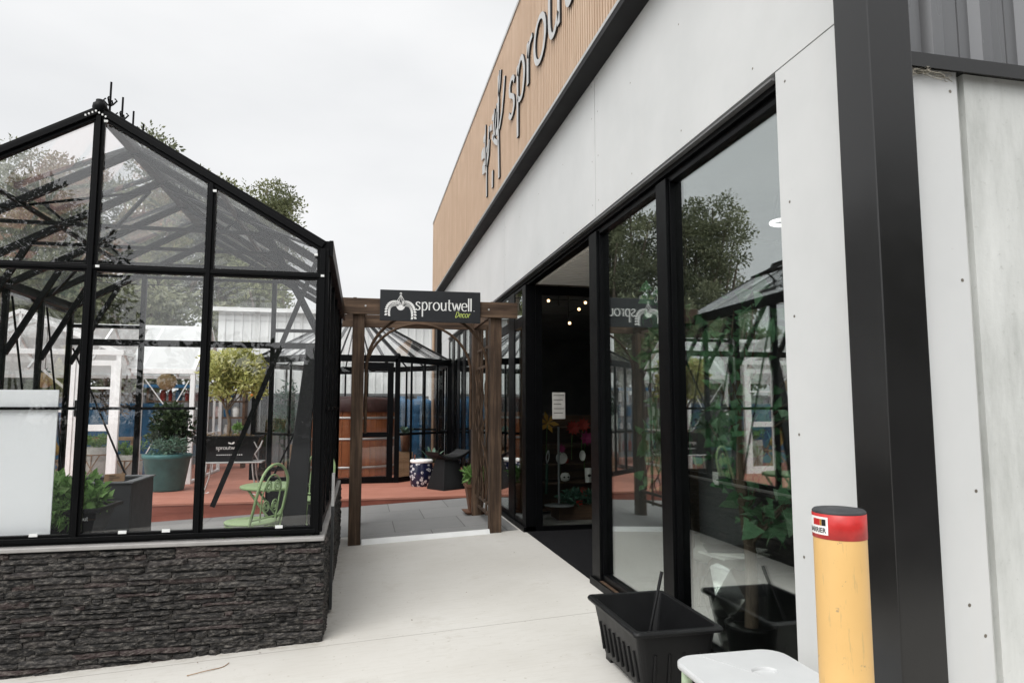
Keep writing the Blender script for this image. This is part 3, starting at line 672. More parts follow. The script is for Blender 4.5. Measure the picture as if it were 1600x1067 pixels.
# frame of black bars: each bar profiled as two stepped boxes
def gbar(mb, a, b, w_, h_, up=(0, -1, 0)):
    mb.bar(a, b, w_, h_ * .55, up); 
    a2 = Vector(a) + Vector(up) * (h_ * .45); b2 = Vector(b) + Vector(up) * (h_ * .45); mb.bar(a2, b2, w_ * .45, h_ * .34, up)
def zroof(x): return ZR - (ZR - ZE) * abs(x - XR) / (X1 - XR)
mb = MB(); 
for x, w_ in ((X0, .085), (X1, .085)): gbar(mb, (x, Y0, ZS), (x, Y0, ZE - .02), w_, .06)
for x in (-2.6, XR, -1.085): gbar(mb, (x, Y0, ZS), (x, Y0, zroof(x) - .03), .062 if x != XR else .07, .055)
G(mb, 'gable_post', 'black', .003)
mb = MB(); gbar(mb, (X0, Y0 - .002, ZE), (XR, Y0 - .002, ZR), .085, .065); gbar(mb, (X1, Y0 - .002, ZE), (XR, Y0 - .002, ZR), .085, .065); G(mb, 'gable_rafter', 'black', .003)
mb = MB(); gbar(mb, (X0, Y0 + .003, 2.465), (X1, Y0 + .003, 2.465), .055, .05); G(mb, 'gable_rail', 'black', .003)
mb = MB(); gbar(mb, (X0, Y0 + .004, ZS + .012), (X1, Y0 + .004, ZS + .012), .062, .07); G(mb, 'gable_sill', 'black', .003)
mb = MB(); mb.bar((X0, Y0 + .045, 1.5), (-1.12, Y0 + .045, 1.5), .03, .02); mb.m = 1
for x in (-1.13, -1.8, -1.88): mb.box(x - .007, x + .007, Y0 + .024, Y0 + .034, 1.493, 1.507)
G(mb, 'mid_bar', ['black', 'lightmetal'])
def gpane(poly, name='glass_pane', m_='glass_gh', th=.004, par=gh):
    q = MB(); n = len(poly); p = [Vector(a) for a in poly]; nn = (p[1] - p[0]).cross(p[2] - p[0]).normalized() * th
    q.add(p + [a + nn for a in p], [tuple(range(n)), tuple(range(2 * n - 1, n - 1, -1))] + [(i, i + n, (i + 1) % n + n, (i + 1) % n) for i in range(n)])
    return q.build(name, m_, par)
gx = [X0, -2.6, XR, -1.085, X1]
for a, b in zip(gx[:-1], gx[1:]):
    y_ = Y0 + .012
    gpane([(a + .02, y_, ZS + .02), (b - .02, y_, ZS + .02), (b - .02, y_, 2.455), (a + .02, y_, 2.455)])
    gpane([(a + .02, y_, 2.475), (b - .02, y_, 2.475), (b - .02, y_, zroof(b - .02) - .02), (a + .02, y_, zroof(a + .02) - .02)])
# clips
for x in (-2.33, -2.08, -1.55, -1.28, -.55):
    mb = MB(); mb.box(x - .025, x + .025, Y0 - .022, Y0 - .012, ZS + .035, ZS + .055); G(mb, 'glazing_clip', 'strip')
for x, z in ((X1, 2.465), (XR + .05, 2.47), (XR + .05, 3.5), (X1 - .05, 2.62), (-1.06, 3.05)):
    mb = MB(); mb.box(x - .012, x + .012, Y0 - .042, Y0 - .034, z - .008, z + .008); G(mb, 'glazing_clip', 'strip')
# side walls, rafters, roof
ny = 5; yl = [Y0 + (Y1 - Y0) * k / ny for k in range(ny + 1)]
for X, sgn in ((X0, 1), (X1, -1)):
    for k, y in enumerate(yl[1:], 1):
        q = MB(); q.bar((X, y, ZS), (X, y, ZE), .05, .055); G(q, 'side_post', 'black', .003)
        q = MB(); q.bar((X + sgn * .02, y, 2.02), (X + sgn * .5, y, zroof(X + sgn * .5) - .02), .035, .05); G(q, 'knee_brace', 'black')
    q = MB(); q.bar((X, Y0, ZE), (X, Y1 + .04, ZE), .09, .09); q.bar((X - sgn * .055, Y0, ZE - .01), (X - sgn * .055, Y1 + .04, ZE - .01), .03, .12); G(q, 'eave_gutter', 'black', .004)
    q = MB(); q.bar((X, Y0, ZS), (X, Y1, ZS), .05, .06); G(q, 'side_sill', 'black', .003)
    q = MB(); q.bar((X, Y0, 1.5), (X, Y1, 1.5), .025, .03); G(q, 'mid_bar', 'black')
    for k in range(ny):
        a, b = yl[k], yl[k + 1]
        gpane([(X, a + .02, ZS + .02), (X, b - .02, ZS + .02), (X, b - .02, ZE - .04), (X, a + .02, ZE - .04)])
        gpane([(X, a + .02, ZE + .035), (X, b - .02, ZE + .035), (XR - sgn * .02, b - .02, ZR + .01), (XR - sgn * .02, a + .02, ZR + .01)][::1 if sgn < 0 else -1], 'roof_pane', 'glass_roof')
    # diagonal braces
    q = MB()
    q.tube([(X + sgn * .03, yl[3], ZS + .05), (X + sgn * .03, yl[2] + .05, ZE - .1)], .011, 6); q.tube([(X + sgn * .03, yl[4], ZS + .05), (X + sgn * .03, yl[3] + .05, ZE - .1)], .011, 6); q.tube([(X + sgn * .03, yl[5], ZS + .05), (X + sgn * .03, yl[4] + .05, ZE - .1)], .011, 6)
    G(q, 'diagonal_brace', 'black')
    for y in yl[1:]:
        q = MB(); q.bar((X, y, ZE), (XR, y, ZR), .042, .06); G(q, 'rafter', 'black')
    q = MB(); xm = X + sgn * .75; q.bar((xm, Y0, zroof(xm) - .03), (xm, Y1, zroof(xm) - .03), .03, .03)
    q.bar((X + sgn * .1, Y0 + .1, zroof(X + sgn * .1) - .03), (XR - sgn * .1, yl[2], ZR - .1), .03, .02); q.bar((XR - sgn * .1, yl[2], ZR - .1), (X + sgn * .1, yl[4], zroof(X + sgn * .1) - .03), .03, .02); G(q, 'purlin', 'black')
    # roof vent in the second and fourth bay, slightly open
    for k in (1, 3):
        ax, bx = XR - sgn * .06, XR - sgn * .85
        za, zb = ZR + .03, zroof(bx) + .16
        q = MB(); a_, b_ = yl[k] + .03, yl[k + 1] - .03
        for p, r_ in (((ax, a_, za), (bx, a_, zb)), ((ax, b_, za), (bx, b_, zb)), ((ax, a_, za), (ax, b_, za)), ((bx, a_, zb), (bx, b_, zb))): q.bar(p, r_, .035, .03)
        q.bar((bx, (a_ + b_) / 2, zb), (bx + sgn * .25, (a_ + b_) / 2, zroof(bx) - .05), .012, .02)
        vn = G(q, 'roof_vent', 'black')
        gpane([(ax, a_, za), (ax, b_, za), (bx, b_, zb), (bx, a_, zb)], 'vent_pane', 'glass_roof', .004, vn)
q = MB(); q.bar((XR, Y0 - .02, ZR + .01), (XR, Y1 + .02, ZR + .01), .07, .07); q.bar((XR, Y0 - .02, ZR + .055), (XR, Y1 + .02, ZR + .055), .03, .03); G(q, 'ridge', 'black', .003)
# tie beams and struts inside
for k in (1, 2, 3, 4):
    q = MB(); q.bar((X0 + .5, yl[k], zroof(X0 + .5) - .03), (X1 - .5, yl[k], zroof(X1 - .5) - .03), .02, .03); G(q, 'tie_bar', 'black')
# far gable
q = MB()
for x in (X0, -2.6, -1.1, X1): q.bar((x, Y1, ZS if x in (X0, X1) else .02), (x, Y1, zroof(x) - .03), .055, .055, (0, 1, 0))
q.bar((XR, Y1, 2.3), (XR, Y1, ZR), .04, .04, (0, 1, 0))
G(q, 'far_gable_post', 'black', .003)
q = MB(); q.bar((X0, Y1, ZE), (XR, Y1, ZR), .06, .07, (0, 1, 0)); q.bar((X1, Y1, ZE), (XR, Y1, ZR), .06, .07, (0, 1, 0)); G(q, 'gable_rafter', 'black')
q = MB(); q.bar((X0, Y1, 2.28), (X1, Y1, 2.28), .05, .075, (0, 0, 1)); q.bar((X0, Y1, 2.47), (-2.6, Y1, 2.47), .04, .04); q.bar((-1.1, Y1, 2.47), (X1, Y1, 2.47), .04, .04); q.bar((X0, Y1, ZS), (-2.6, Y1, ZS), .05, .06); q.bar((-1.1, Y1, ZS), (X1, Y1, ZS), .05, .06)
G(q, 'far_gable_rail', 'black')
q = MB(); q.tube([(-2.66, Y1 - .04, ZS + .04), (X0 + .06, Y1 - .04, 2.2)], .012, 6); q.tube([(-1.04, Y1 - .04, ZS + .04), (X1 - .06, Y1 - .04, 2.2)], .012, 6); G(q, 'diagonal_brace', 'black')
gpane([(-1.05, Y1, ZS), (X1 - .03, Y1, ZS), (X1 - .03, Y1, 2.25), (-1.05, Y1, 2.25)]); gpane([(X0 + .03, Y1, ZS), (-2.65, Y1, ZS), (-2.65, Y1, 2.25), (X0 + .03, Y1, 2.25)])
gpane([(X0 + .03, Y1, 2.32), (X1 - .03, Y1, 2.32), (X1 - .03, Y1, ZE), (XR, Y1, ZR - .03), (X0 + .03, Y1, ZE)])
# knee braces at the right corner as seen through the gable
q = MB(); q.bar((X1 - .02, 5.75, 2.05), (-.85, 5.75, 2.98), .03, .04); q.bar((-.36, 5.3, 2.6), (-1.03, 5.32, .8), .012, .035); G(q, 'corner_brace', 'black')
# cresting
fb = MB(); fb.tube([(0, 0, 0), (0, 0, .24)], [.008, .0075], 8); fb.tube([(-.03, 0, .115), (-.045, 0, .10), (-.02, 0, .07), (0, 0, .055), (.02, 0, .07), (.045, 0, .10), (.03, 0, .115)], .006, 6)
fb.tube([(0, -.03, .115), (0, -.045, .10), (0, -.02, .07), (0, 0, .055), (0, .02, .07), (0, .045, .10), (0, .03, .115)], .006, 6); fb.lathe([(.0, .055), (.016, .065), (.0, .08)], n=8)
fi = fb.build('ridge_finial', 'black', gh, world=False)
fpos = [Y0 + .16 + .252 * k for k in range(14)]
for k, y in enumerate(fpos):
    o_ = fi if k == 0 else fi.copy()
    if k: COL.objects.link(o_); o_.parent = gh
    o_.location = (0, y - Y0, ZR + .06 - gz(XR))
q = MB(); q.lathe([(.04, -.06), (.05, -.03), (.045, .0), (.03, .012), (.028, .03), (.0, .035)], (XR, Y0 - .02, ZR + .05), 10); q.m = 1
for a in range(7): q.box(XR - .07 + a * .021, XR - .06 + a * .021, Y0 - .085, Y0 - .08, ZR - .03 - abs(a - 3) * .012, ZR - .018 - abs(a - 3) * .012)
G(q, 'ridge_cap', ['black', 'strip'])
# side skirting board on the right outside (plain grey panel below the door opening)
q = MB(); q.box(XW + .018, XW + .04, 5.75, 5.83, -.08, .72); q.m = 1; q.box(XW + .018, XW + .04, 5.75, 5.83, .7205, .98); G(q, 'trim_board', ['greygrow', 'lightmetal'])
q = MB(); q.box(X0 + .05, -2.015, Y0 + .06, Y0 + .07, ZS + .02, 1.625); one('twinwall_sheet', q, 'whitesheet', (-2.7, Y0 + .06, ZS), 'opaque white twinwall sheet standing behind the lower left greenhouse pane', 'plastic sheet')

# ------------------------------------------------------------------ arbor and sign
ar = thing('timber_arbor', (.8, 8.4, gz(.8)), 'dark stained timber arbor spanning the path between greenhouse and shop', 'arbor')
YA, YB = 8.395, 9.85
def A(mb, name, mats, bevel=.004): return mb.build(name, mats, ar, bevel=bevel)
for x in (-.055, 1.635):
    for y in (YA + .07, YB):
        mb = MB(); mb.box(x - .072, x + .072, y - .07, y + .07, gz(x) - .05, 2.64)
        mb.box(x - .072, x - .03, y - .069, y - .005, 2.6405, 2.84); A(mb, 'post', 'post')
for y, z0, z1 in ((YA - .03, 2.632, 2.825), (YB + .0, 2.645, 2.825)):
    mb = MB(); mb.box(-.29, 1.9, y - .024, y + .024, z0, z1); mb.m = 1
    if y < 9:
        for x in (.02, 1.53):
            mb.lathe([(0, 0), (.011, .004), (.011, .012)], (0, 0, 0), 8) if False else mb.box(x - .01, x + .01, y - .03, y - .0245, 2.72, 2.74)
    A(mb, 'beam', ['beam', 'lightmetal'])
for x in (.0, 1.6):
    mb = MB(); mb.box(x - .022, x + .022, YA - .003, YB - .026, 2.66, 2.80); A(mb, 'side_rail', 'beam')
for y in (YA + .09, YB - .06):
    pts = [(.79 + .745 * math.cos(R(a)), y, 2.0 + .70 * math.sin(R(a))) for a in range(0, 181, 9)]
    mb = MB(); mb.tube([(1.535, y, 1.2)] + pts + [(.045, y, 1.2)], .019, 8); A(mb, 'arch', 'twig', 0)
for x in (-.055, 1.635):
    mb = MB()
    for y in (8.72, 9.05, 9.4, 9.68): mb.box(x - .012, x + .012, y - .014, y + .014, .1, 2.6)
    for z in (.12, .25, 2.05, 2.3): mb.box(x - .0125, x + .0125, YA + .141, YB - .071, z, z + .035)
    mb.m = 1
    rs = random.Random(int(x * 100) + 5)
    for k in range(7):
        y = 8.7 + k * .16; pts = []
        for j in range(15): pts.append((x - .03 + rs.uniform(-.015, .015), y + rs.uniform(-.07, .07), .3 + j * .125))
        mb.tube(spline(pts, 3), .009, 5)
    A(mb, 'lattice_panel', ['post', 'twig'], 0)
mb = MB(); mb.add([(.03, 8.41, gz(.03) + .055), (1.56, 8.41, gz(1.56) + .045), (1.56, 8.455, gz(1.56) + .045), (.03, 8.455, gz(.03) + .055), (.03, 8.37, gz(.03)), (1.56, 8.37, gz(1.56)), (1.56, 8.46, gz(1.56)), (.03, 8.46, gz(.03))],
    [(0, 1, 2, 3), (0, 4, 5, 1), (2, 6, 7, 3), (1, 5, 6, 2), (3, 7, 4, 0)])
one('threshold_strip', mb, 'strip', (.8, 8.43, gz(.8)), 'white metal threshold strip laid across the path under the arbor', 'threshold')
# sign
sg = thing('arbor_sign', (.8, 8.33, 2.555), 'black rectangular sign with white lettering hung on the front of the arbor beam', 'sign')
mb = MB(); mb.add([], []); YSG = 8.31
mb.prism([(.19, 2.557), (1.42, 2.548), (1.418, 2.938), (.19, 2.932)], lambda u, v, d: (u, YSG + d, v), .03); mb.build('board', 'signblack', sg, bevel=.003)
fs_ = lambda ox, oz: (lambda u, v, d: (ox + u, YSG - .0025 + d, oz + v))
mb = MB(); wl = text(mb, 'sproutwell', fs_(.618, 2.695), .099, .002, .985, .09, .165)
mb.box(1.33, 1.345, YSG - .0025, YSG - .0005, 2.697, 2.703); mb.build('lettering', 'vinyl', sg)
mb = MB(); text(mb, 'Decor', fs_(1.105, 2.617), .046, .002, .95, .12, .15, .2); mb.build('script_lettering', 'lime', sg)
mb = MB(); f2 = fs_(0, 0)
cx_, tz = .437, 2.90
mb.ribbon(arc(cx_, tz - .012, .01, .012, -60, 220, 10), lambda a, b: .007, f2, .002)
for dx in (-.06, -.02, .022, .062): mb.ribbon([(cx_, tz - .022), (cx_ + dx, 2.765)], lambda a, b: .006, f2, .002)
mb.prism([(cx_ - .055, 2.752)] + arc(cx_, 2.752, .055, .068, 180, 360, 14)[1:], f2, .002)
def leafarm(sg_, x0, z0, spread, drop, n=10):
    for k in range(n):
        u = k / (n - 1); px = x0 + sg_ * spread * math.sin(u * 1.55); pz = z0 + .03 * math.sin(u * 2.2) - drop * u ** 2
        for s2 in (-1, 1):
            ang = -sg_ * 90 * u * .9 + (0 if sg_ > 0 else 180) + s2 * 62 - (10 if s2 > 0 else -10)
            c_, s_ = math.cos(R(ang)), math.sin(R(ang)); L = .046
            mb.prism([(px, pz), (px + L * .55 * c_ + .0155 * s_, pz + L * .55 * s_ - .0155 * c_), (px + L * c_, pz + L * s_), (px + L * .55 * c_ - .0155 * s_, pz + L * .55 * s_ + .0155 * c_)], f2, .002)
leafarm(-1, cx_ - .02, 2.768, .135, .15, 11); leafarm(1, cx_ + .02, 2.768, .135, .185, 12)
for k in range(8):
    px = cx_ - .06 + k * .017; mb.prism([(px, 2.757), (px + .012, 2.76), (px + .006 + .004 * (k % 3), 2.79)], f2, .002)
mb.build('emblem', 'vinyl', sg)

# ------------------------------------------------------------------ foreground: bollard, planter, side table
BX, BY = 1.343, 1.75; bz = gz(BX)
bo = thing('bollard', (BX, BY, bz), 'yellow steel bollard with a red reflective band and grey cap beside the corner column', 'bollard')
br_ = .0705
mb = MB(); mb.lathe([(br_, bz), (br_, 1.135)], (BX, BY, 0), 48); mb.lathe([(br_ + .045, bz), (br_ + .045, bz + .01), (br_ + .001, bz + .011)], (BX, BY, 0), 32); mb.build('post', 'yellow', bo)
mb = MB(); mb.lathe([(br_, 1.1352), (br_ + .0015, 1.136), (br_ + .0015, 1.203), (br_, 1.204)], (BX, BY, 0), 48); mb.build('band', 'red', bo)
mb = MB(); mb.lathe([(br_, 1.2041), (br_ + .001, 1.2085), (br_ - .004, 1.214), (0, 1.2155)], (BX, BY, 0), 48); mb.build('cap', 'cap', bo)
def wrap(x, z): 
    a = R(-164) + x / br_; return (BX + (br_ + .0022) * math.cos(a), BY + (br_ + .0022) * math.sin(a), z)
def wrapq(mb, x0, x1, z0, z1, lift=0., n=8):
    vs = []
    for i in range(n + 1):
        for z in (z0, z1):
            a = R(-164) + (x0 + (x1 - x0) * i / n) / br_; r_ = br_ + .0022 + lift; vs.append((BX + r_ * math.cos(a), BY + r_ * math.sin(a), z))
    mb.add(vs, [(2 * i, 2 * i + 2, 2 * i + 3, 2 * i + 1) for i in range(n)])
mb = MB(); wrapq(mb, -.055, .016, 1.147, 1.196); mb.m = 1; wrapq(mb, -.002, .010, 1.172, 1.190, .0004); mb.m = 2; wrapq(mb, -.034, -.008, 1.172, 1.190, .0004); mb.m = 3; wrapq(mb, -.0075, -.0025, 1.172, 1.190, .0004)
fc = bpy.data.curves.new('tmp', 'FONT'); fc.body = 'BARRIER'; fc.size = .0185; fc.offset = .0004; tmp = bpy.data.objects.new('tmp', fc); COL.objects.link(tmp)
bpy.context.view_layer.update()
tme = bpy.data.meshes.new_from_object(tmp.evaluated_get(bpy.context.evaluated_depsgraph_get()))
xs_ = [v_.co.x for v_ in tme.vertices]; wmax = max(xs_)
mb.m = 1; tv = []
for v_ in tme.vertices:
    a = R(-164) + (.011 - wmax * .9 + v_.co.x * .9) / br_; r_ = br_ + .0028; tv.append((BX + r_ * math.cos(a), BY + r_ * math.sin(a), 1.153 + v_.co.y))
mb.add(tv, [tuple(p.vertices) for p in tme.polygons])
COL.objects.unlink(tmp); bpy.data.objects.remove(tmp)
mb.build('sticker', ['vinyl', 'grout', 'red', 'flower_yellow'], bo)

# planter box
px0, px1, py0, py1, pz1 = 1.405, 1.915, 3.44, 4.22, .34
pl = thing('planter_box', ((px0 + px1) / 2, (py0 + py1) / 2, gz(1.7)), 'empty black plastic trough planter with ribbed sides, on the concrete before the shop window', 'planter')
def rr(x0, x1, y0, y1, r, n=5):
    out = []
    for cx, cy, a0 in ((x1 - r, y0 + r, -90), (x1 - r, y1 - r, 0), (x0 + r, y1 - r, 90), (x0 + r, y0 + r, 180)):
        out += [(cx + r * math.cos(R(a0 + 90 * i / n)), cy + r * math.sin(R(a0 + 90 * i / n))) for i in range(n + 1)]
    return out
def loft(mb, rings, smooth=False, capb=False, capt=False):
    n = len(rings[0]); vs = [p for r in rings for p in r]
    mb.add(vs, [(i * n + j, i * n + (j + 1) % n, (i + 1) * n + (j + 1) % n, (i + 1) * n + j) for i in range(len(rings) - 1) for j in range(n)], smooth)
    if capb: mb.add(rings[0], [tuple(range(n))[::-1]])
    if capt: mb.add(rings[-1], [tuple(range(n))])
def ringz(inset, z, r=.04): return [(x, y, z) for x, y in rr(px0 + inset, px1 - inset, py0 + inset, py1 - inset, r)]
g0 = gz(1.45)
mb = MB(); loft(mb, [ringz(.085, g0 + .03), ringz(.075, g0 + .06), ringz(.028, pz1 - .03), ringz(.022, pz1 - .028), ringz(.0, pz1 - .026, .03), ringz(-.003, pz1 - .012, .03), ringz(.004, pz1, .03), ringz(.03, pz1, .03), ringz(.036, pz1 - .03), ringz(.09, g0 + .07), ], False, True, False)
mb.add(ringz(.09, g0 + .07), [tuple(range(24))])
mb.build('trough', 'blackmatte', pl, bevel=.003)
mb = MB()
def side_rib(xa, ya, nx_, ny_):
    zt, zb = pz1 - .13, g0 + .075
    for s in range(1):
        mb.tube([(xa + nx_ * (.028 + .05 * (pz1 - z) / .33 - .004) , ya + ny_ * (.028 + .05 * (pz1 - z) / .33 - .004), z) for z in (zt, (zt + zb) / 2, zb)], [.008, .009, .009], 6)
for k in range(8): side_rib(px0, py0 + .13 + k * .075, 1, 0)
for k in range(4): side_rib(px0 + .13 + k * .083, py0, 0, 1)
mb.build('rib', 'blackmatte', pl)
mb = MB()
for x, y in ((px0 + .13, py0 + .13), (px1 - .13, py0 + .13), (px0 + .13, py1 - .13), (px1 - .13, py1 - .13)): mb.box(x - .04, x + .04, y - .04, y + .04, gz(x) - .01, g0 + .032)
mb.build('foot', 'blackmatte', pl)
mb = MB(); mb.tube([(1.555, 3.72, .0), (1.60, 3.74, .18), (1.655, 3.76, .36), (1.72, 3.79, .56)], [.010, .010, .009, .010], 8)
one('black_cane', mb, 'blackmatte', (1.555, 3.72, .0), 'thin black handle leaning up out of the empty planter box', 'stick')

# plastic side table with oval hole
tx0, tx1, ty0, ty1, tzt = 1.30, 1.80, 2.24, 2.80, .455
st = thing('plastic_side_table', (1.5, 2.5, gz(1.5)), 'pale grey plastic side table with an oval finger hole, beside the yellow bollard', 'side table')
def tri(z, ins, r=.09): return [(x, y, z) for x, y in rr(tx0 + ins, tx1 - ins, ty0 + ins, ty1 - ins, r, 6)]
hc = (1.60, 2.57)
def hole(z, k=1.): return [(hc[0] + .052 * k * math.cos(a), hc[1] + .038 * k * math.sin(a), z) for a in [2 * math.pi * i / 28 for i in range(28)]]
mb = MB()
top = tri(tzt, .006); ho = hole(tzt, 1.06)
o1 = len(top); n2 = len(ho)
loft(mb, [tri(tzt - .03, .012), tri(tzt - .024, .0), tri(tzt - .006, .0), tri(tzt, .006)], True)
import bmesh
bm = bmesh.new(); ev = [bm.verts.new(p) for p in top]; hv = [bm.verts.new(p) for p in ho]
ed = [bm.edges.new((ev[i], ev[(i + 1) % o1])) for i in range(o1)] + [bm.edges.new((hv[i], hv[(i + 1) % n2])) for i in range(n2)]
bmesh.ops.triangle_fill(bm, edges=ed, use_beauty=True); bm.verts.index_update()
mb.add([v_.co[:] for v_ in bm.verts], [[v_.index for v_ in f.verts] for f in bm.faces]); bm.free()
loft(mb, [hole(tzt, 1.06), hole(tzt - .004, 1.0), hole(tzt - .012, .97)], True); mb.add(hole(tzt - .012, .97), [tuple(range(28))])
mb.bar((1.42, 2.79, tzt + .0005), (1.56, 2.53, tzt + .0005), .004, .002)
mb.build('tabletop', 'plastic', st)
for x, y in ((tx0 + .05, ty0 + .06), (tx1 - .06, ty0 + .06), (tx0 + .05, ty1 - .06), (tx1 - .06, ty1 - .06)):
    mb = MB(); g = gz(x); ox = -.0 if x < 1.5 else .0
    mb.tube([(x, y, tzt - .02), (x - .005, y, tzt - .09), (x - .01, y, .15), (x - .01, y, g)], [.024, .022, .019, .016], 10); mb.build('leg', 'palegreen', st)

# ------------------------------------------------------------------ plants helpers
def blob_pts(c, r, n, shell=.55):
    d = rng.normal(size=(n, 3)); d /= np.linalg.norm(d, axis=1)[:, None]
    k = (shell + (1 - shell) * rng.random(n)) * 1.0
    return np.asarray(c) + d * np.asarray(r) * k[:, None], d
def clumps(mb, c, r, nc, cr_, nl, size, aspect=.45, fan=False, up=.2, shell=.5, low=-.6):
    cs, _ = blob_pts(c, r, nc, shell); cs = cs[(cs[:, 2] - c[2]) / r[2] > low]
    for p in cs:
        k = rng.uniform(.6, 1.25)
        pts, d = blob_pts(p, np.array((cr_, cr_, cr_ * .75)) * k, int(nl * k), .25)
        mb.leaves(pts, d, size, aspect, up, fan, .15, float(rng.normal(0, .2)))
    return cs

def big_tree(loc, h, crown, label, seed, leafmat='leaf_tree', nl=95, nc=70, size=.34, cr_=.95, lean=0., group='gum trees beyond the yard', low=-.6):
    global rng
    rng = np.random.default_rng(seed); rs = random.Random(seed)
    z0 = gz(loc[0])
    t_ = thing('tree', (loc[0], loc[1], z0), label, 'tree', group)
    c = np.array((loc[0] + lean, loc[1], z0 + h - crown[2])); 
    mb = MB(); cs = clumps(mb, c, crown, nc, cr_, nl, size, .5, False, .1, .35, low)
    mb.build('crown', leafmat, t_)
    tb = MB(); base = Vector((loc[0], loc[1], z0 - .1)); fork = Vector((loc[0] + lean * .4, loc[1], z0 + h * .3))
    tb.tube(spline([base, base.lerp(fork, .5) + Vector((rs.uniform(-.2, .2), 0, 0)), fork], 5), [.34 - .012 * k for k in range(11)], 9)
    for p in cs[::3]:
        e = Vector(p); mid = fork.lerp(e, .5) + Vector((rs.uniform(-.5, .5), rs.uniform(-.3, .3), rs.uniform(-.2, .7)))
        pts = spline([fork, fork.lerp(mid, .5) + Vector((rs.uniform(-.2, .2), 0, .2)), mid, e], 4)
        tb.tube(pts, [.17 * (1 - k / len(pts)) + .025 for k in range(len(pts))], 6)
    tb.build('trunk', 'bark', t_)
    return t_
big_tree((-14.4, 35), 15.3, (3.0, 3.0, 5.6), 'tall grey gum tree furthest left behind the white greenhouse, bare forks showing', 11, nc=120, nl=270, size=.16, low=-.95)
big_tree((-9.9, 36), 15.5, (2.9, 2.7, 5.4), 'tall round gum tree right of the left-hand gum, behind the greenhouse ridge', 12, nc=130, nl=270, size=.16, low=-.95)
big_tree((-7.2, 38), 14.9, (1.7, 1.7, 4.6), 'slimmer pale olive gum tree in the middle of the row beyond the white shed', 13, 'leaf_tree2', nc=80, nl=260, size=.16, low=-.9)
big_tree((-4.75, 37), 14.3, (1.4, 1.3, 4.0), 'small airy gum tree furthest right, its crown clear of the greenhouse roof', 14, 'leaf_tree2', nl=260, nc=52, size=.15, cr_=.75, low=-.9)
big_tree((-8.6, 27), 7.4, (3.2, 1.8, 3.2), 'broad dark bushy tree close behind the white greenhouse', 15, 'leaf_tree', nl=170, nc=90, size=.2, cr_=.7, low=-1)
big_tree((-12.6, 29), 7.9, (2.7, 1.8, 3.3), 'lower dark bushy tree at the left edge under the tall gums', 16, 'leaf_tree', nl=170, nc=76, size=.2, cr_=.7, low=-1)
big_tree((-4.6, 30), 8.0, (1.9, 1.5, 2.6), 'pale loose tree rising just behind the left end of the white shed', 17, 'leaf_tree2', nl=130, nc=44, size=.2, cr_=.65, low=-.9)
for k, (x, y, h, r_, lb) in enumerate(((-15, -24, 12, 5, 'unseen dark gum added for reflections behind the viewer, right of its pair'), (-24, -25, 13, 6, 'unseen dark gum added for reflections behind the viewer, furthest left'), (21, -23, 13, 6, 'unseen dark gum added for reflections across the car park, nearest the side wall'), (31, -25, 14, 6, 'unseen dark gum added for reflections across the car park, middle one of the right three'), (42, -26, 14, 6, 'unseen dark gum added for reflections across the car park, furthest right'),
        (-6, -27, 5.2, 5, 'unseen low dark bush added for reflections, left one of three'), (3, -28, 4.6, 5.5, 'unseen low dark bush added for reflections, middle one of three'), (12, -27, 5.0, 5, 'unseen low dark bush added for reflections, right one of three'))):
    big_tree((x, y), h, (r_, 4, h * .52), lb, 18 + k, 'leaf_shrub', nc=130 if k < 2 else 90 if h > 6 else 60, nl=300 if k < 2 else 110, size=.24 if k < 2 else .45, cr_=1.6 if h > 6 else 1.2, low=-1)  # out of view, added so gable glass and column reflect something dark
rng = np.random.default_rng(99)

# ------------------------------------------------------------------ shed, fence, cable
sh = thing('white_shed', (3.5, 22, 0), 'long white ribbed steel shed behind the yard', 'shed')
mb = MB(); prof = []
x = -4.3
while x < 12: prof += [(x, 22.0), (x + .14, 22.0), (x + .15, 21.97), (x + .2, 21.97), (x + .21, 22.0)]; x += .25
n = len(prof); mb.add([(a, b, -.6) for a, b in prof] + [(a, b, 4.45) for a, b in prof], [(i, i + 1, n + i + 1, n + i) for i in range(n - 1)])
mb.box(-4.3, 12, 22.05, 22.1, -.6, 4.45); mb.box(-4.3, -4.25, 22.11, 30, -.6, 4.45); mb.build('wall', 'shed', sh)
mb = MB(); mb.add([(-4.5, 21.85, 4.46), (12, 21.85, 4.62), (12, 30, 5.4), (-4.5, 30, 5.2), (-4.5, 21.85, 4.5), (12, 21.85, 4.66), (12, 30, 5.44), (-4.5, 30, 5.24)], [(0, 1, 2, 3), (4, 7, 6, 5), (0, 4, 5, 1), (1, 5, 6, 2), (2, 6, 7, 3), (3, 7, 4, 0)]); mb.build('roof', 'shed', sh)
mb = MB(); mb.box(-4.55, 12, 21.72, 21.84, 4.42, 4.54); mb.build('gutter', 'shed', sh)
fe = thing('steel_fence', (-3, 20.4, 0), 'dark grey ribbed steel fence along the back of the deck', 'fence')
mb = MB(); prof = []; x = -13.0
while x < 1.75: prof += [(x, 20.4), (x + .1, 20.4), (x + .12, 20.36), (x + .18, 20.36), (x + .2, 20.4)]; x += .22
n = len(prof); mb.add([(a, b, -.8) for a, b in prof] + [(a, b, 1.86) for a, b in prof], [(i, i + 1, n + i + 1, n + i) for i in range(n - 1)]); mb.build('panel', 'fence', fe)
mb = MB(); mb.box(-13, 1.78, 20.33, 20.45, 1.862, 1.93); mb.build('top_rail', 'fence', fe)
mb = MB(); mb.tube([(-29 + k * 2, 24, 7.0 - 1.5 * (k / 14) - .5 * math.sin(math.pi * k / 14)) for k in range(15)], .014, 5)
one('overhead_cable', mb, 'black', (-10, 24, 6.5), 'thin dark overhead cable sagging across the yard behind the greenhouse', 'cable')

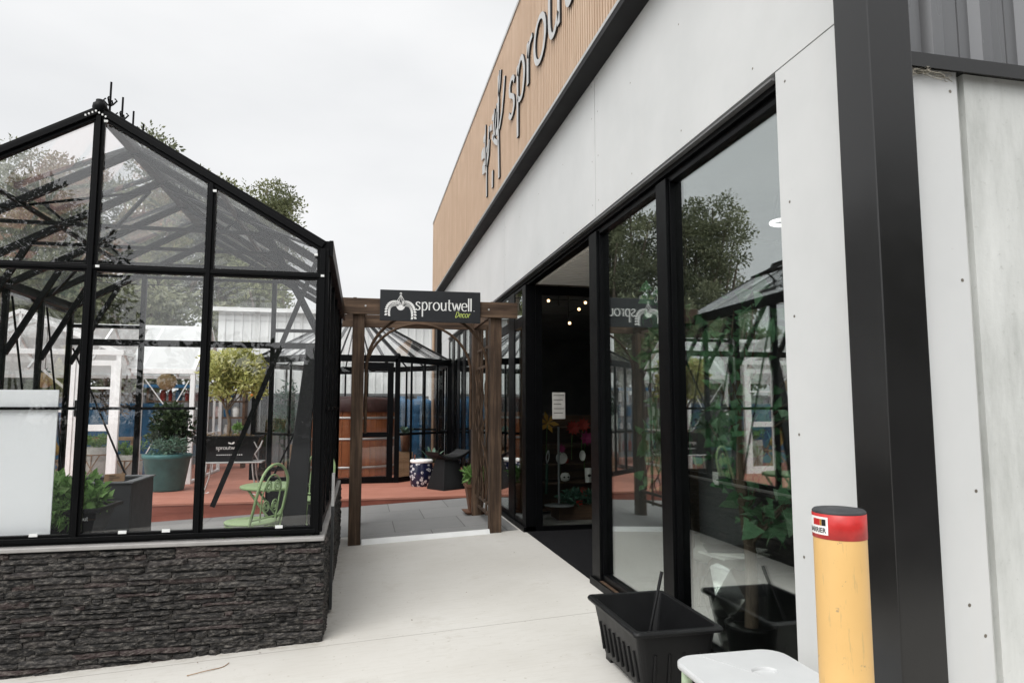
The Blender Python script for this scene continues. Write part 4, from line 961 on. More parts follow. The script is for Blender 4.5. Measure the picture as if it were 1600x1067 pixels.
# ------------------------------------------------------------------ inside the black greenhouse
# raised bed
rb = thing('raised_bed', (-2.4, 6.75, 0), 'tall dark grey raised garden bed inside the black greenhouse', 'raised bed')
mb = MB(); mb.box(-3.1, -1.885, 6.4, 6.44, .0, .87); mb.box(-3.1, -1.885, 7.0, 7.04, .0, .87); mb.box(-3.1, -3.06, 6.4405, 6.9995, .0, .87); mb.box(-1.925, -1.885, 6.4405, 6.9995, .0, .87); mb.build('side_panel', 'greygrow', rb, bevel=.004)
mb = MB(); mb.box(-3.12, -1.87, 6.385, 6.45, .871, .886); mb.box(-3.12, -1.87, 6.99, 7.055, .871, .886); mb.box(-1.945, -1.87, 6.4505, 6.9895, .871, .886); mb.box(-3.12, -3.04, 6.4505, 6.9895, .871, .886); mb.build('rim', 'fence', rb, bevel=.003)
mb = MB(); mb.box(-3.05, -1.93, 6.445, 6.995, .6, .80); mb.build('soil', 'soil', rb)
mb = MB(); mb.prism([(-2.10, .887), (-1.945, .892), (-1.94, .955), (-2.095, .95)], lambda u, v, d: (u, 6.405 + d, v), .02); mb.m = 1
for k, wd in enumerate((.05, .08, .03)): mb.box(-2.06, -2.06 + wd, 6.402, 6.4045, .935 - k * .016, .94 - k * .016)
one('wooden_tag', mb, ['crate', 'grout'], (-2.02, 6.41, .887), 'small wooden plaque standing on the rim of the dark grey raised bed', 'plaque')
# herb trough
ht = thing('herb_trough', (-2.05, 5.72, 0), 'black tapered trough of green herbs behind the glass, before the grey raised bed', 'planter')
mb = MB()
def rc(cx, cy, hx, hy, z): return [(cx - hx, cy - hy, z), (cx + hx, cy - hy, z), (cx + hx, cy + hy, z), (cx - hx, cy + hy, z)]
loft(mb, [rc(-2.1, 5.73, .17, .10, .45), rc(-2.1, 5.73, .25, .2, .755), rc(-2.1, 5.73, .29, .24, .757), rc(-2.1, 5.73, .29, .24, .785), rc(-2.1, 5.73, .255, .205, .785), rc(-2.1, 5.73, .24, .18, .7)], False, True)
mb.build('trough', 'blackmatte', ht, bevel=.003)
mb = MB(); mb.box(-2.3, -1.9, 5.6, 5.86, .0, .4495); mb.build('stand', 'greygrow', ht)
mb = MB(); mb.box(-2.34, -1.86, 5.545, 5.915, .70, .74); mb.build('soil', 'soil', ht)
mb = MB(); clumps(mb, (-2.14, 5.70, .86), (.21, .18, .12), 40, .075, 46, .05, .65, False, .5, .2, -1); clumps(mb, (-1.90, 5.66, .83), (.07, .1, .07), 8, .05, 22, .06, .7, False, .5, .2, -1); clumps(mb, (-2.14, 5.49, .76), (.18, .04, .08), 14, .05, 26, .05, .4, False, -.6, .2, -1)
mb.build('herbs', 'leaf_herb', ht)
mb = MB(); GLYs = text(mb, 'sprout', lambda u, v, d: (-1.99 + u, 5.5265 + d - .03 * v, .70 + v), .02, .001, 1., .12, .2); mb.build('lettering', 'vinyl', ht)

# bistro set
def bistro_chair(loc, rz, label):
    c = thing('bistro_chair', loc, label, 'chair', 'green bistro chairs', rz)
    mb = MB(); mb.lathe([(.0, .472), (.19, .474), (.215, .47), (.22, .46), (.215, .45), (.19, .452), (0, .454)], n=36); mb.build('seat', 'green', c, world=False)
    mb = MB()
    for a in range(28):
        pass
    mb.tube([(.205 * math.cos(R(a)), .205 * math.sin(R(a)), .435) for a in range(0, 361, 15)], .009, 6, False); mb.build('seat_ring', 'green', c, world=False)
    for sx in (-1, 1):
        mb = MB(); mb.tube(spline([(sx * .15, -.12, .45), (sx * .17, -.17, .25), (sx * .2, -.24, 0)], 5), .011, 7); mb.build('leg', 'green', c, world=False)
        mb = MB(); mb.tube(spline([(sx * .16, .14, .45), (sx * .18, .2, .25), (sx * .2, .27, 0)], 5), .011, 7); mb.build('leg', 'green', c, world=False)
    # back hoop: axis y+ is the back
    hoop = [(.2, .12, .40), (.215, .17, .55), (.21, .21, .72)] + [(.205 * math.cos(R(a)), .225 + .015 * math.sin(R(a)), .76 + .2 * math.sin(R(a))) for a in range(15, 166, 15)] + [(-.21, .21, .72), (-.215, .17, .55), (-.2, .12, .40)]
    mb = MB(); mb.tube(spline(hoop, 3), .0125, 8); mb.build('back_hoop', 'green', c, world=False)
    mb = MB()
    inner = [(.11, .17, .48), (.125, .2, .7)] + [(.115 * math.cos(R(a)), .22, .74 + .13 * math.sin(R(a))) for a in range(20, 161, 20)] + [(-.125, .2, .7), (-.11, .17, .48)]
    mb.tube(spline(inner, 3), .007, 6)
    for sx in (-1, 1):
        for zc, s_ in ((.60, 1), (.78, -1)):
            sp = []
            for k in range(26):
                a = k / 25 * 2.1 * 2 * math.pi; r_ = .058 * (1 - k / 29); sp.append((sx * (.06 + r_ * math.cos(a) * .85), .195 + (zc - .6) * .12, zc + s_ * r_ * math.sin(a)))
            mb.tube(sp, .0058, 6)
    mb.tube([(-.2, .155, .5), (.2, .155, .5)], .007, 6)
    mb.build('scrollwork', 'green', c, world=False)
    return c
ch1 = bistro_chair((-.93, 6.45, .055), R(-118), 'green metal bistro chair with scrolled back, nearest the glass')
ch2 = copy_tree(ch1); ch2.location = (-.58, 7.9, .055); ch2.rotation_euler = (0, 0, R(-40)); ch2['label'] = 'green metal bistro chair on the far side of the round green table'
bt = thing('bistro_table', (-.82, 7.2, .05), 'round green metal bistro table with crossed legs inside the greenhouse', 'table')
mb = MB(); mb.lathe([(0, .75), (.31, .752), (.325, .747), (.328, .73), (.32, .722), (.30, .725), (0, .73)], (-.82, 7.2, 0), 44); mb.build('tabletop', 'green', bt)
for sy in (-.2, .2):
    for s_ in (-1, 1):
        mb = MB(); mb.tube([(-.82 + s_ * .26, 7.2 + sy + s_ * .01, .05), (-.82 - s_ * .22, 7.2 + sy + s_ * .01, .722)], .012, 7); mb.build('leg', 'green', bt)
for s_ in (-1, 1):
    mb = MB(); mb.tube([(-.82 + s_ * .24, 7.0, .1), (-.82 + s_ * .24, 7.4, .1)], .01, 6); mb.build('stretcher', 'green', bt)
# leaning dark board
mb = MB(); mb.add([(-.735, 6.55, 0), (-.49, 6.55, 0), (-.445, 6.95, 2.12), (-.545, 6.95, 2.12), (-.735, 6.60, 0), (-.49, 6.60, 0), (-.445, 7.0, 2.12), (-.545, 7.0, 2.12)], [(0, 1, 2, 3), (7, 6, 5, 4), (0, 4, 5, 1), (1, 5, 6, 2), (2, 6, 7, 3), (3, 7, 4, 0)])
one('leaning_board', mb, 'blackmatte', (-.6, 6.6, 0), 'tall tapered black board leaning inside the right corner of the greenhouse', 'board', bevel=.006)

# ------------------------------------------------------------------ deck: pots, citrus, white greenhouse, gazebo
DZ = .03
tp = thing('teal_pot', (-3.42, 13.55, DZ), 'large teal green pot of leafy shrub and spiky succulents on the red deck', 'plant pot')
mb = MB(); mb.lathe([(0, 0), (.27, 0), (.30, .03), (.385, .56), (.41, .58), (.415, .64), (.395, .655), (.37, .64), (.355, .55)], (-3.42, 13.55, DZ), 40); mb.disc((-3.42, 13.55), .36, DZ + .57, 30); mb.build('pot', 'teal', tp)
mb = MB(); clumps(mb, (-3.40, 13.62, 1.14), (.40, .32, .40), 60, .12, 36, .085, .55, False, .6, .2, -.8); mb.build('shrub', 'leaf_shrub', tp)
mb = MB()
for k in range(46):
    p = np.array((-3.38 + rng.uniform(-.22, .3), 13.55 - rng.uniform(.1, .33), .78 + rng.uniform(-.05, .14)))
    pts, d = blob_pts(p, (.02, .02, .02), 24, .9); mb.leaves(pts, d * 1.5, .085, .2, .2)
mb.build('succulents', 'leaf_blue', tp)
# aluminium folding table
al = thing('aluminium_table', (-2.1, 12.75, DZ), 'low aluminium folding table carrying the citrus trough on the red deck', 'table')
mb = MB(); mb.box(-2.72, -1.66, 12.55, 13.0, .565, .59); mb.build('tabletop', 'lightmetal', al, bevel=.006)
for x in (-2.55, -1.82):
    for y in (12.58, 12.96):
        mb = MB(); mb.tube(spline([(x, y, .56), (x + (.03 if x > -2 else -.03), y, .3), (x + (.1 if x > -2 else -.1), y, DZ + .012), (x + (.02 if x > -2 else -.02), y, DZ + .012)], 4), .013, 7); mb.build('leg', 'lightmetal', al)
mb = MB(); mb.tube([(-1.72, 12.58, .6), (-1.78, 12.56, .72), (-1.70, 12.56, .84), (-1.66, 12.56, .95)], .014, 6); mb.tube([(-1.74, 12.56, .82), (-1.80, 12.56, .93)], .012, 6); mb.build('bracket', 'lightmetal', al)
ct = thing('citrus_trough', (-2.25, 12.78, .59), 'black tapered trough holding a small yellow green citrus tree, on the aluminium table', 'potted tree')
mb = MB(); loft(mb, [rc(-2.25, 12.78, .40, .13, .592), rc(-2.25, 12.78, .53, .2, 1.0), rc(-2.25, 12.78, .56, .22, 1.002), rc(-2.25, 12.78, .56, .22, 1.03), rc(-2.25, 12.78, .53, .2, 1.03), rc(-2.25, 12.78, .5, .17, .95)], False, True); mb.build('trough', 'blackmatte', ct, bevel=.003)
mb = MB(); mb.box(-2.75, -1.75, 12.6, 12.96, .955, 1.01); clumps(mb, (-2.25, 12.78, 1.02), (.45, .14, .03), 40, .05, 12, .05, .2); mb.build('mulch', 'straw', ct)
mb = MB(); f_ = lambda ox, oz: (lambda u, v, d: (ox + u, 12.612 + d - .17 * (oz + v - .8), oz + v))
text(mb, 'sproutwell', f_(-2.42, .80), .042, .002, 1.25, .13, .2); mb.prism([(-2.18, .90), (-2.13, .935), (-2.12, .91), (-2.15, .885)], f_(0, 0), .002); mb.prism([(-2.17, .885), (-2.22, .90), (-2.225, .925), (-2.185, .915)], f_(0, 0), .002)
for k in range(13): mb.box(-2.41 + k * .033, -2.392 + k * .033, 12.628, 12.632, .70, .715)
mb.build('lettering', 'vinyl', ct)
mb = MB(); tk = [(-2.27, 12.78, .98), (-2.25, 12.78, 1.25), (-2.30, 12.77, 1.45), (-2.28, 12.78, 1.62)]
mb.tube(spline(tk, 5), [.035 - .001 * k for k in range(16)], 8)
for e in ((-2.6, 12.7, 2.0), (-2.0, 12.8, 2.0), (-2.35, 12.9, 2.3), (-2.1, 12.65, 2.3), (-2.75, 12.8, 2.2), (-1.85, 12.75, 1.9), (-2.5, 12.6, 1.85)):
    mb.tube(spline([tk[2], tuple(np.array(tk[2]) * .5 + np.array(e) * .5 + np.array((0, 0, .06))), e], 4), [.017 - .0014 * k for k in range(9)], 6)
mb.build('trunk', 'bark_dark', ct)
mb = MB(); clumps(mb, (-2.27, 12.78, 2.13), (.54, .42, .50), 130, .13, 46, .08, .42, False, .5, .2, -.85); clumps(mb, (-1.83, 12.75, 1.9), (.2, .2, .2), 16, .1, 36, .08, .42, False, .4, .2, -1); mb.build('crown', 'leaf_citrus', ct)
mb = MB()
for p in ((-1.86, 12.52, 1.73), (-1.76, 12.5, 1.69)): mb.lathe([(0, -.022), (.016, -.015), (.022, 0), (.016, .015), (0, .022)], p, 10)
mb.build('fruit', 'orange', ct)
mb = MB(); clumps(mb, (-2.08, 12.7, 1.16), (.09, .06, .1), 8, .05, 24, .06, .4, False, .8, .2, -1); mb.build('seedling', 'leaf_herb', ct)

# white greenhouse
wg = thing('white_greenhouse', (-5.6, 14.6, DZ), 'white framed glass greenhouse with a gabled porch and door on the red deck', 'greenhouse')
WY, WB, WX0, WX1, WE = 14.6, 17.4, -7.9, -3.28, 2.23; WRY, WRZ = 16.0, 3.24
def W(mb, name, m_='white', b=.003, par=wg): return mb.build(name, m_, par, bevel=b)
mb = MB()
for x in (WX0, -4.23, WX1):
    mb.bar((x, WY, DZ), (x, WY, WE), .085, .085); 
for x in (WX0, WX1): mb.bar((x, WB, DZ), (x, WB, WE), .07, .07); mb.bar((x, WRY, DZ), (x, WRY, WRZ), .05, .05)
W(mb, 'post')
mb = MB(); mb.bar((-4.4, WY, WE), (WX1 + .05, WY, WE), .1, .1); mb.bar((WX0, WB, WE), (WX1, WB, WE), .08, .08); mb.bar((WX0, WRY, WRZ), (WX1, WRY, WRZ), .08, .09)
for x in (WX0, WX1): mb.bar((x, WY, WE), (x, WB, WE), .06, .06); mb.bar((x, WY, WE), (x, WRY, WRZ), .07, .07); mb.bar((x, WB, WE), (x, WRY, WRZ), .07, .07)
for x in (-4.23, -5.2, -6.2, -7.1): mb.bar((x, WY, WE + .02), (x, WRY, WRZ), .04, .05); mb.bar((x, WB, WE), (x, WRY, WRZ), .04, .05)
mb.bar((-4.2, WY, DZ + .03), (WX1, WY, DZ + .03), .06, .06); mb.bar((WX1, WY, .95), (WX1, WB, .95), .04, .04); mb.bar((WX1, WY, DZ + .03), (WX1, WB, DZ + .03), .05, .05); mb.bar((WX1, 15.3, DZ), (WX1, 15.3, 2.7), .05, .05); mb.bar((WX1, 16.7, DZ), (WX1, 16.7, 2.7), .05, .05)
W(mb, 'roof_frame')
mb = MB(); mb.bar((-4.18, WY + .02, 2.1), (-3.4, WY + .06, 1.0), .025, .02); mb.bar((-3.36, WY + .02, 2.05), (-4.1, WY + .06, .6), .025, .02); W(mb, 'cross_brace')
# porch
PX0, PX1, PA, PE, PZ, PY = -7.75, -4.5, -6.2, 2.55, 3.3, 14.2
mb = MB()
for x in (PX0, -6.9, -5.27, PX1): mb.bar((x, PY, DZ), (x, PY, PE), .085, .08)
W(mb, 'porch_post')
mb = MB(); mb.bar((PX0 - .1, PY, PE), (PX1 + .08, PY, PE), .09, .1, (0, 0, 1)); mb.bar((PX0, PY, PE), (PA, PY, PZ), .08, .08, (0, 1, 0)); mb.bar((PX1, PY, PE), (PA, PY, PZ), .08, .08, (0, 1, 0)); mb.bar((PA, PY, PE), (PA, PY, PZ), .05, .05, (0, 1, 0)); mb.bar((PA, PY, PZ), (PA, WRY, PZ), .06, .07)
mb.bar((PX0, PY, PE), (PX0, WY, PE), .06, .07); mb.bar((PX1, PY, PE), (PX1, WY + .4, PE), .06, .07)
for y in (14.7, 15.2): mb.bar((PX0, y, PE), (PA, y, PZ), .035, .04); mb.bar((PX1, y, PE), (PA, y, PZ), .035, .04)
mb.bar((-7.3, PY + .02, PE - .05), (-6.95, PY + .02, 1.7), .02, .04); mb.bar((-6.4, 14.9, PE), (-5.6, 15.0, 1.8), .02, .05); mb.bar((PX0, PY, 1.45), (-6.9, PY, 1.45), .035, .04); mb.bar((-6.9, PY, 1.45), (-5.27, PY, 1.45), .035, .04)
W(mb, 'porch_frame')
dr = MB(); dr.box(-5.225, -5.15, PY - .02, PY + .02, DZ, 2.4); dr.box(-4.63, -4.545, PY - .02, PY + .02, DZ, 2.4); dr.box(-5.1499, -4.6301, PY - .02, PY + .02, 2.3, 2.4); dr.box(-5.1499, -4.6301, PY - .02, PY + .02, 1.08, 1.2); dr.box(-5.1499, -4.6301, PY - .02, PY + .02, DZ, DZ + .16); dr.box(-5.1499, -4.6301, PY - .015, PY + .015, 1.86, 1.9)
dr = W(dr, 'door'); mb = MB(); mb.box(-5.20, -5.17, PY - .06, PY - .021, 1.35, 1.65); mb.build('handle', 'black', dr)
gpane([(-5.15, PY, DZ + .16), (-4.63, PY, DZ + .16), (-4.63, PY, 2.3), (-5.15, PY, 2.3)], 'glass_pane', 'glass_gh', .004, dr)
for a, b, m_ in (((WX0, WY, WE), 0, 0),):
    gpane([(PX1, WY, WE + .04), (WX1, WY, WE + .04), (WX1, WRY, WRZ + .02), (PX1, WRY, WRZ + .02)], 'roof_pane', 'opal', .006, wg)
    gpane([(WX0, WB, WE + .04), (WX0, WRY, WRZ + .02), (WX1, WRY, WRZ + .02), (WX1, WB, WE + .04)], 'roof_pane', 'opal', .006, wg)
    gpane([(PX1, PY, PE + .03), (PX1, WRY, PE + .03), (PA, WRY, PZ + .03), (PA, PY, PZ + .03)], 'roof_pane', 'opal_clear', .006, wg)
    gpane([(PX0, PY, PE + .03), (PA, PY, PZ + .03), (PA, WRY, PZ + .03), (PX0, WRY, PE + .03)], 'roof_pane', 'opal_clear', .006, wg)
gpane([(PX0, PY, DZ), (-5.3, PY, DZ), (-5.3, PY, PE), (PX0, PY, PE)], 'glass_pane', 'glass_gh', .004, wg); gpane([(PX0, PY, PE), (PX1, PY, PE), (PA, PY, PZ)], 'glass_pane', 'glass_gh', .004, wg)
gpane([(-4.2, WY, DZ), (WX1, WY, DZ), (WX1, WY, WE), (-4.2, WY, WE)], 'glass_pane', 'glass_gh', .004, wg); gpane([(WX1, WY, DZ), (WX1, WB, DZ), (WX1, WB, WE), (WX1, WRY, WRZ), (WX1, WY, WE)], 'glass_pane', 'glass_gh', .004, wg)
# hanging wicker spheres
def sphere_prof(r, n=10): return [(r * math.sin(math.pi * k / n), -r * math.cos(math.pi * k / n)) for k in range(n + 1)]
def hang(loc, r, top, label):
    h_ = thing('hanging_sphere', loc, label, 'hanging basket', 'woven spheres hung in the white greenhouse')
    mb = MB(); mb.lathe(sphere_prof(r), loc, 20, True, 1.1, 1.0, lambda a, z: 1 + .03 * math.sin(7 * a + z * 60)); mb.build('sphere', 'wicker', h_)
    mb = MB(); mb.tube([(loc[0], loc[1], loc[2] + r), (loc[0], loc[1], top)], .006, 5); mb.build('cord', 'twig', h_)
    mb = MB(); p_, d_ = blob_pts((loc[0] + (.05 if loc[0] > -5 else -.05), loc[1], loc[2] + r * .9), (.09, .09, .05), 60, .2); mb.leaves(p_, d_, .07, .3, .4); mb.build('foliage', 'leaf_hedge', h_)
hang((-6.15, 15.2, 2.06), .155, 3.2, 'pale woven hanging sphere on the left, in the white greenhouse porch')
hang((-3.86, 15.0, 2.04), .17, 2.5, 'pale woven hanging sphere on the right, under the white greenhouse eave')
# things inside / behind the white greenhouse
mb = MB(); 
for k in range(14): mb.box(-7.7 + k * .24, -7.465 + k * .24, 16.9, 16.94 + .006 * (k % 2), DZ, 1.62)
one('blue_screen', mb, 'blue', (-6, 16.9, DZ), 'blue painted board screen standing at the back of the white greenhouse', 'screen')
tw = thing('folding_chair', (-5.75, 15.2, DZ), 'folding wooden chair with a mustard throw in the white greenhouse porch', 'chair')
mb = MB()
for y in (15.0, 15.45): mb.bar((-6.25, y, 1.2), (-5.5, y, DZ), .04, .03); mb.bar((-5.65, y, .6), (-6.15, y, DZ), .04, .03)
mb.box(-6.0, -5.55, 14.98, 15.47, .45, .48); mb.build('frame', 'crate', tw)
mb = MB(); pts = []
nu, nv = 10, 8
for i in range(nu + 1):
    for j in range(nv + 1):
        u, v_ = i / nu, j / nv; zt = 1.24 - abs(u - .35) * 1.0 * (1 if u > .35 else .3)
        pts.append((-6.28 + u * .42 + .02 * math.sin(v_ * 9), 14.96 + v_ * .5, zt + .02 * math.sin(u * 14 + v_ * 7)))
mb.add(pts, [(i * (nv + 1) + j, (i + 1) * (nv + 1) + j, (i + 1) * (nv + 1) + j + 1, i * (nv + 1) + j + 1) for i in range(nu) for j in range(nv)], True)
bl = mb.build('throw', 'throw', tw); so_ = bl.modifiers.new('thick', 'SOLIDIFY'); so_.thickness = .035
def felt(loc, r, h, label):
    f_ = thing('felt_planter', loc, label, 'planter', 'grey felt planters in the white greenhouse')
    mb = MB(); mb.lathe([(0, 0), (r * .8, 0), (r * .95, .05), (r, h * .6), (r * .97, h), (r * .9, h), (r * .88, h * .85)], loc, 24, True, 1, 1, lambda a, z: 1 + .03 * math.sin(5 * a + 3 * z)); mb.disc(loc, r * .88, loc[2] + h * .86, 20); mb.build('bag', 'canvas', f_)
    mb = MB()
    for s_ in (-.45, 0, .45): mb.tube([(loc[0] + s_ * r * 1.2, loc[1] - r * .96 - .02, loc[2] + h * .8), (loc[0] - s_ * r * 1.3, loc[1] - r * .96 - .02, loc[2] + .03)], .010, 5)
    mb.tube([(loc[0] + r * 1.0 * math.cos(R(a)), loc[1] + r * 1.0 * math.sin(R(a)), loc[2] + h * .8) for a in range(0, 361, 20)], .010, 5, False); mb.build('rope', 'crate', f_)
    mb = MB()
    for k in range(26):
        a = rng.uniform(0, 6.28); e = np.array((loc[0] + .3 * math.cos(a), loc[1] + .3 * math.sin(a), loc[2] + h + rng.uniform(.05, .22))); s0 = np.array((loc[0], loc[1], loc[2] + h * .85))
        L = np.linspace(.2, 1, 9)[:, None]; p_ = s0 + (e - s0) * L; p_[:, 2] += .1 * np.sin(L[:, 0] * 3); mb.leaves(np.repeat(p_, 2, 0), None, .07, .3, .2)
    mb.build('fern', 'leaf_herb', f_)
felt((-5.05, 14.95, DZ), .27, .72, 'tall grey felt planter tied with rope, left one behind the white door')
felt((-4.55, 15.2, DZ), .25, .55, 'shorter grey felt planter with a fern, right one behind the white door')
mb = MB(); mb.box(-5.5, -4.6, 15.7, 16.15, .84, .9)
for x in (-5.42, -4.7): mb.box(x, x + .06, 15.75, 15.81, DZ, .84); mb.box(x, x + .06, 16.03, 16.09, DZ, .84)
one('potting_bench', mb, 'crate', (-5.05, 15.9, DZ), 'plain pine bench behind the felt planters in the white greenhouse', 'bench')
mb = MB()
for k in range(260):
    a = rng.uniform(0, 6.28); r_ = rng.normal(.26, .05); p_ = np.array([[-5.0 + r_ * math.cos(a), 15.72 + rng.normal(0, .04), 1.72 + r_ * 1.25 * math.sin(a)]]); mb.leaves(p_, None, .12, .3, 0)
one('wreath', mb, 'twig', (-5.0, 15.72, 1.4), 'dark twig wreath hanging behind the white greenhouse door', 'wreath')
sk = thing('goods_shelf', (-4.2, 18.3, DZ), 'dark shelf rack of small goods with a blue top behind the white greenhouse', 'shelf')
mb = MB()
for x in (-5.1, -4.1, -2.9): mb.box(x, x + .06, 18.1, 18.5, DZ, 2.0)
for z in (.3, .8, 1.25, 1.65): mb.box(-5.1, -2.84, 18.085, 18.515, z, z + .04)
mb.build('frame', 'darkwood', sk)
mb = MB(); mb.box(-5.2, -2.75, 18.0, 18.6, 2.001, 2.08); mb.build('top', 'blue', sk)
mb = MB(); cm = 0
for z in (.34, .84, 1.29, 1.69):
    x = -5.0
    while x < -2.95:
        mb.m = random.choice([0, 1, 2, 3]); w_ = random.uniform(.08, .2); mb.lathe([(w_ * .4, 0), (w_ * .5, random.uniform(.1, .2)), (w_ * .3, .26)], (x + w_ / 2, 18.25, z), 8); x += w_ + random.uniform(.03, .12)
mb.build('jar', ['terra', 'flower_red', 'blue', 'paper'], sk)

# gazebo greenhouse
gc = (-.15, 16.05); aside = 1.7; ap = aside * 1.2071; rad = aside / 2 / math.sin(math.pi / 8)
gzb = thing('black_gazebo', (gc[0], gc[1], DZ), 'octagonal black glasshouse with a pointed glass roof on the red deck beyond the arbor', 'glasshouse')
oc = [(gc[0] + rad * math.cos(R(-112.5 + 45 * k)), gc[1] + rad * math.sin(R(-112.5 + 45 * k))) for k in range(8)]
GE, GA = 2.5, 3.75
for k in range(8):
    a, b = oc[k], oc[(k + 1) % 8]
    q = MB(); q.bar((*a, DZ), (*a, GE), .10, .10); q.lathe(sphere_prof(.06, 6), (a[0], a[1], GE + .06), 10); q.build('corner_post', 'black', gzb, bevel=.004)
    q = MB(); q.bar((*a, GE), (*b, GE), .10, .13); q.build('eave_beam', 'black', gzb)
    q = MB(); q.bar((*a, DZ + .05), (*b, DZ + .05), .06, .1); q.build('base_rail', 'black', gzb)
    if k not in (0,): q = MB(); q.bar((*a, .98), (*b, .98), .04, .05); q.build('mid_rail', 'black', gzb)
    va = Vector((*a, 0)); vb = Vector((*b, 0))
    if k:
        for f in ((.33, .66) if k != 1 else (.25, .5, .75)):
            p = va.lerp(vb, f); q = MB(); q.bar((p.x, p.y, DZ + .1), (p.x, p.y, GE - .06), .045, .045); q.build('glazing_bar', 'black', gzb)
    q = MB(); A_ = Vector((gc[0], gc[1], GA)); q.bar((*a, GE + .05), A_, .055, .06)
    for f in (.33, .66):
        p = va.lerp(vb, f); e = Vector((p.x, p.y, GE + .05)).lerp(A_, .86); q.bar((p.x, p.y, GE + .05), e, .028, .03)
    q.build('roof_bar', 'black', gzb)
    gpane([(*a, GE + .06), (*b, GE + .06), tuple(A_)], 'roof_pane', 'glass_roof', .006, gzb)
    ia, ib = va.lerp(vb, .03), va.lerp(vb, .97)
    gpane([(ia.x, ia.y, DZ + .1), (ib.x, ib.y, DZ + .1), (ib.x, ib.y, GE - .06), (ia.x, ia.y, GE - .06)], 'glass_pane', 'glass_gh', .004, gzb)
# door on the front face
yd = gc[1] - ap - .03
q = MB(); q.box(-.16, -.07, yd - .03, yd + .02, DZ + .02, 2.42); q.box(.50, .62, yd - .03, yd + .02, DZ + .02, 2.42); q.box(-.0699, .4999, yd - .03, yd + .02, 2.28, 2.42); q.box(-.0699, .4999, yd - .03, yd + .02, .93, 1.03); q.box(-.0699, .4999, yd - .03, yd + .02, DZ + .02, DZ + .13)
d_ = q.build('door', 'black', gzb, bevel=.003); q = MB(); q.box(.53, .56, yd - .075, yd - .031, 1.0, 1.18); q.build('handle', 'black', d_)
q = MB(); q.bar((-.75, yd, 2.2), (-.2, yd, 2.2), .06, .05); q.build('front_rail', 'black', gzb)
# hot tub
ht_ = thing('barrel_hot_tub', (-.25, 16.1, DZ), 'round cedar barrel hot tub with steel hoops and dark lid inside the octagonal glasshouse', 'hot tub')
mb = MB(); nst = 44; r0 = 1.05
for k in range(nst):
    a0, a1 = 2 * math.pi * k / nst + .004, 2 * math.pi * (k + 1) / nst - .004; mb.t = random.random()
    vs = [(-.25 + r_ * math.cos(a), 16.1 + r_ * math.sin(a), z) for z in (DZ + .02, 1.42) for r_ in (r0, r0 - .06) for a in (a0, a1)]
    mb.add(vs, [(0, 1, 5, 4), (2, 6, 7, 3), (0, 4, 6, 2), (1, 3, 7, 5), (4, 5, 7, 6)])
mb.build('staves', 'tub', ht_)
for z in (.22, .82, 1.27):
    mb = MB(); mb.lathe([(r0 + .002, 0), (r0 + .007, .0), (r0 + .007, .05), (r0 + .002, .05)], (-.25, 16.1, z), 64); mb.build('hoop', 'lightmetal', ht_)
mb = MB(); mb.lathe([(r0 + .04, 1.421), (r0 + .05, 1.45), (r0 + .05, 1.68), (r0 - .02, 1.74), (0, 1.78)], (-.25, 16.1, 0), 48); mb.build('lid', 'tublid', ht_)
# bits in and near the gazebo
mb = MB()
cs = clumps(mb, (-1.55, 15.6, 1.35), (.32, .32, .75), 70, .13, 40, .11, .2, False, .3, .2, -1); one('hedge_plant', mb, 'leaf_hedge', (-1.55, 15.6, .6), 'dense blue green bushy plant inside the octagonal glasshouse, left', 'plant')
def crate(x0, x1, y0, y1, z0, z1, label):
    c = thing('wooden_crate', ((x0 + x1) / 2, (y0 + y1) / 2, z0), label, 'crate', 'wooden crates on the deck'); n_ = 3; q = MB()
    h = (z1 - z0) / n_
    for k in range(n_):
        for a in (y0, y1 - .015): q.box(x0, x1, a, a + .015, z0 + k * h + .004, z0 + (k + 1) * h - .004)
        for a in (x0, x1 - .015): q.box(a, a + .015, y0 + .016, y1 - .016, z0 + k * h + .004, z0 + (k + 1) * h - .004)
    q.build('slats', 'crate', c)
    q = MB()
    for a in (x0 + .016, x1 - .05):
        for b in (y0 + .016, y1 - .05): q.box(a, a + .034, b, b + .034, z0, z1)
    q.build('corner_block', 'crate', c)
    q = MB(); q.box(x0 + .0165, x1 - .0165, y0 + .0165, y1 - .0165, z0 + .005, z0 + .02); q.build('base', 'crate', c)
crate(-1.5, -1.06, 14.65, 15.05, DZ, .42, 'lower pine crate of the pair at the left of the octagonal glasshouse')
crate(-1.42, -1.1, 14.7, 15.0, .421, .76, 'upper pine crate standing on the other at the left of the glasshouse')
crate(.78, 1.08, 14.75, 15.1, DZ, .58, 'tall pine crate beside the glasshouse door, right of it')
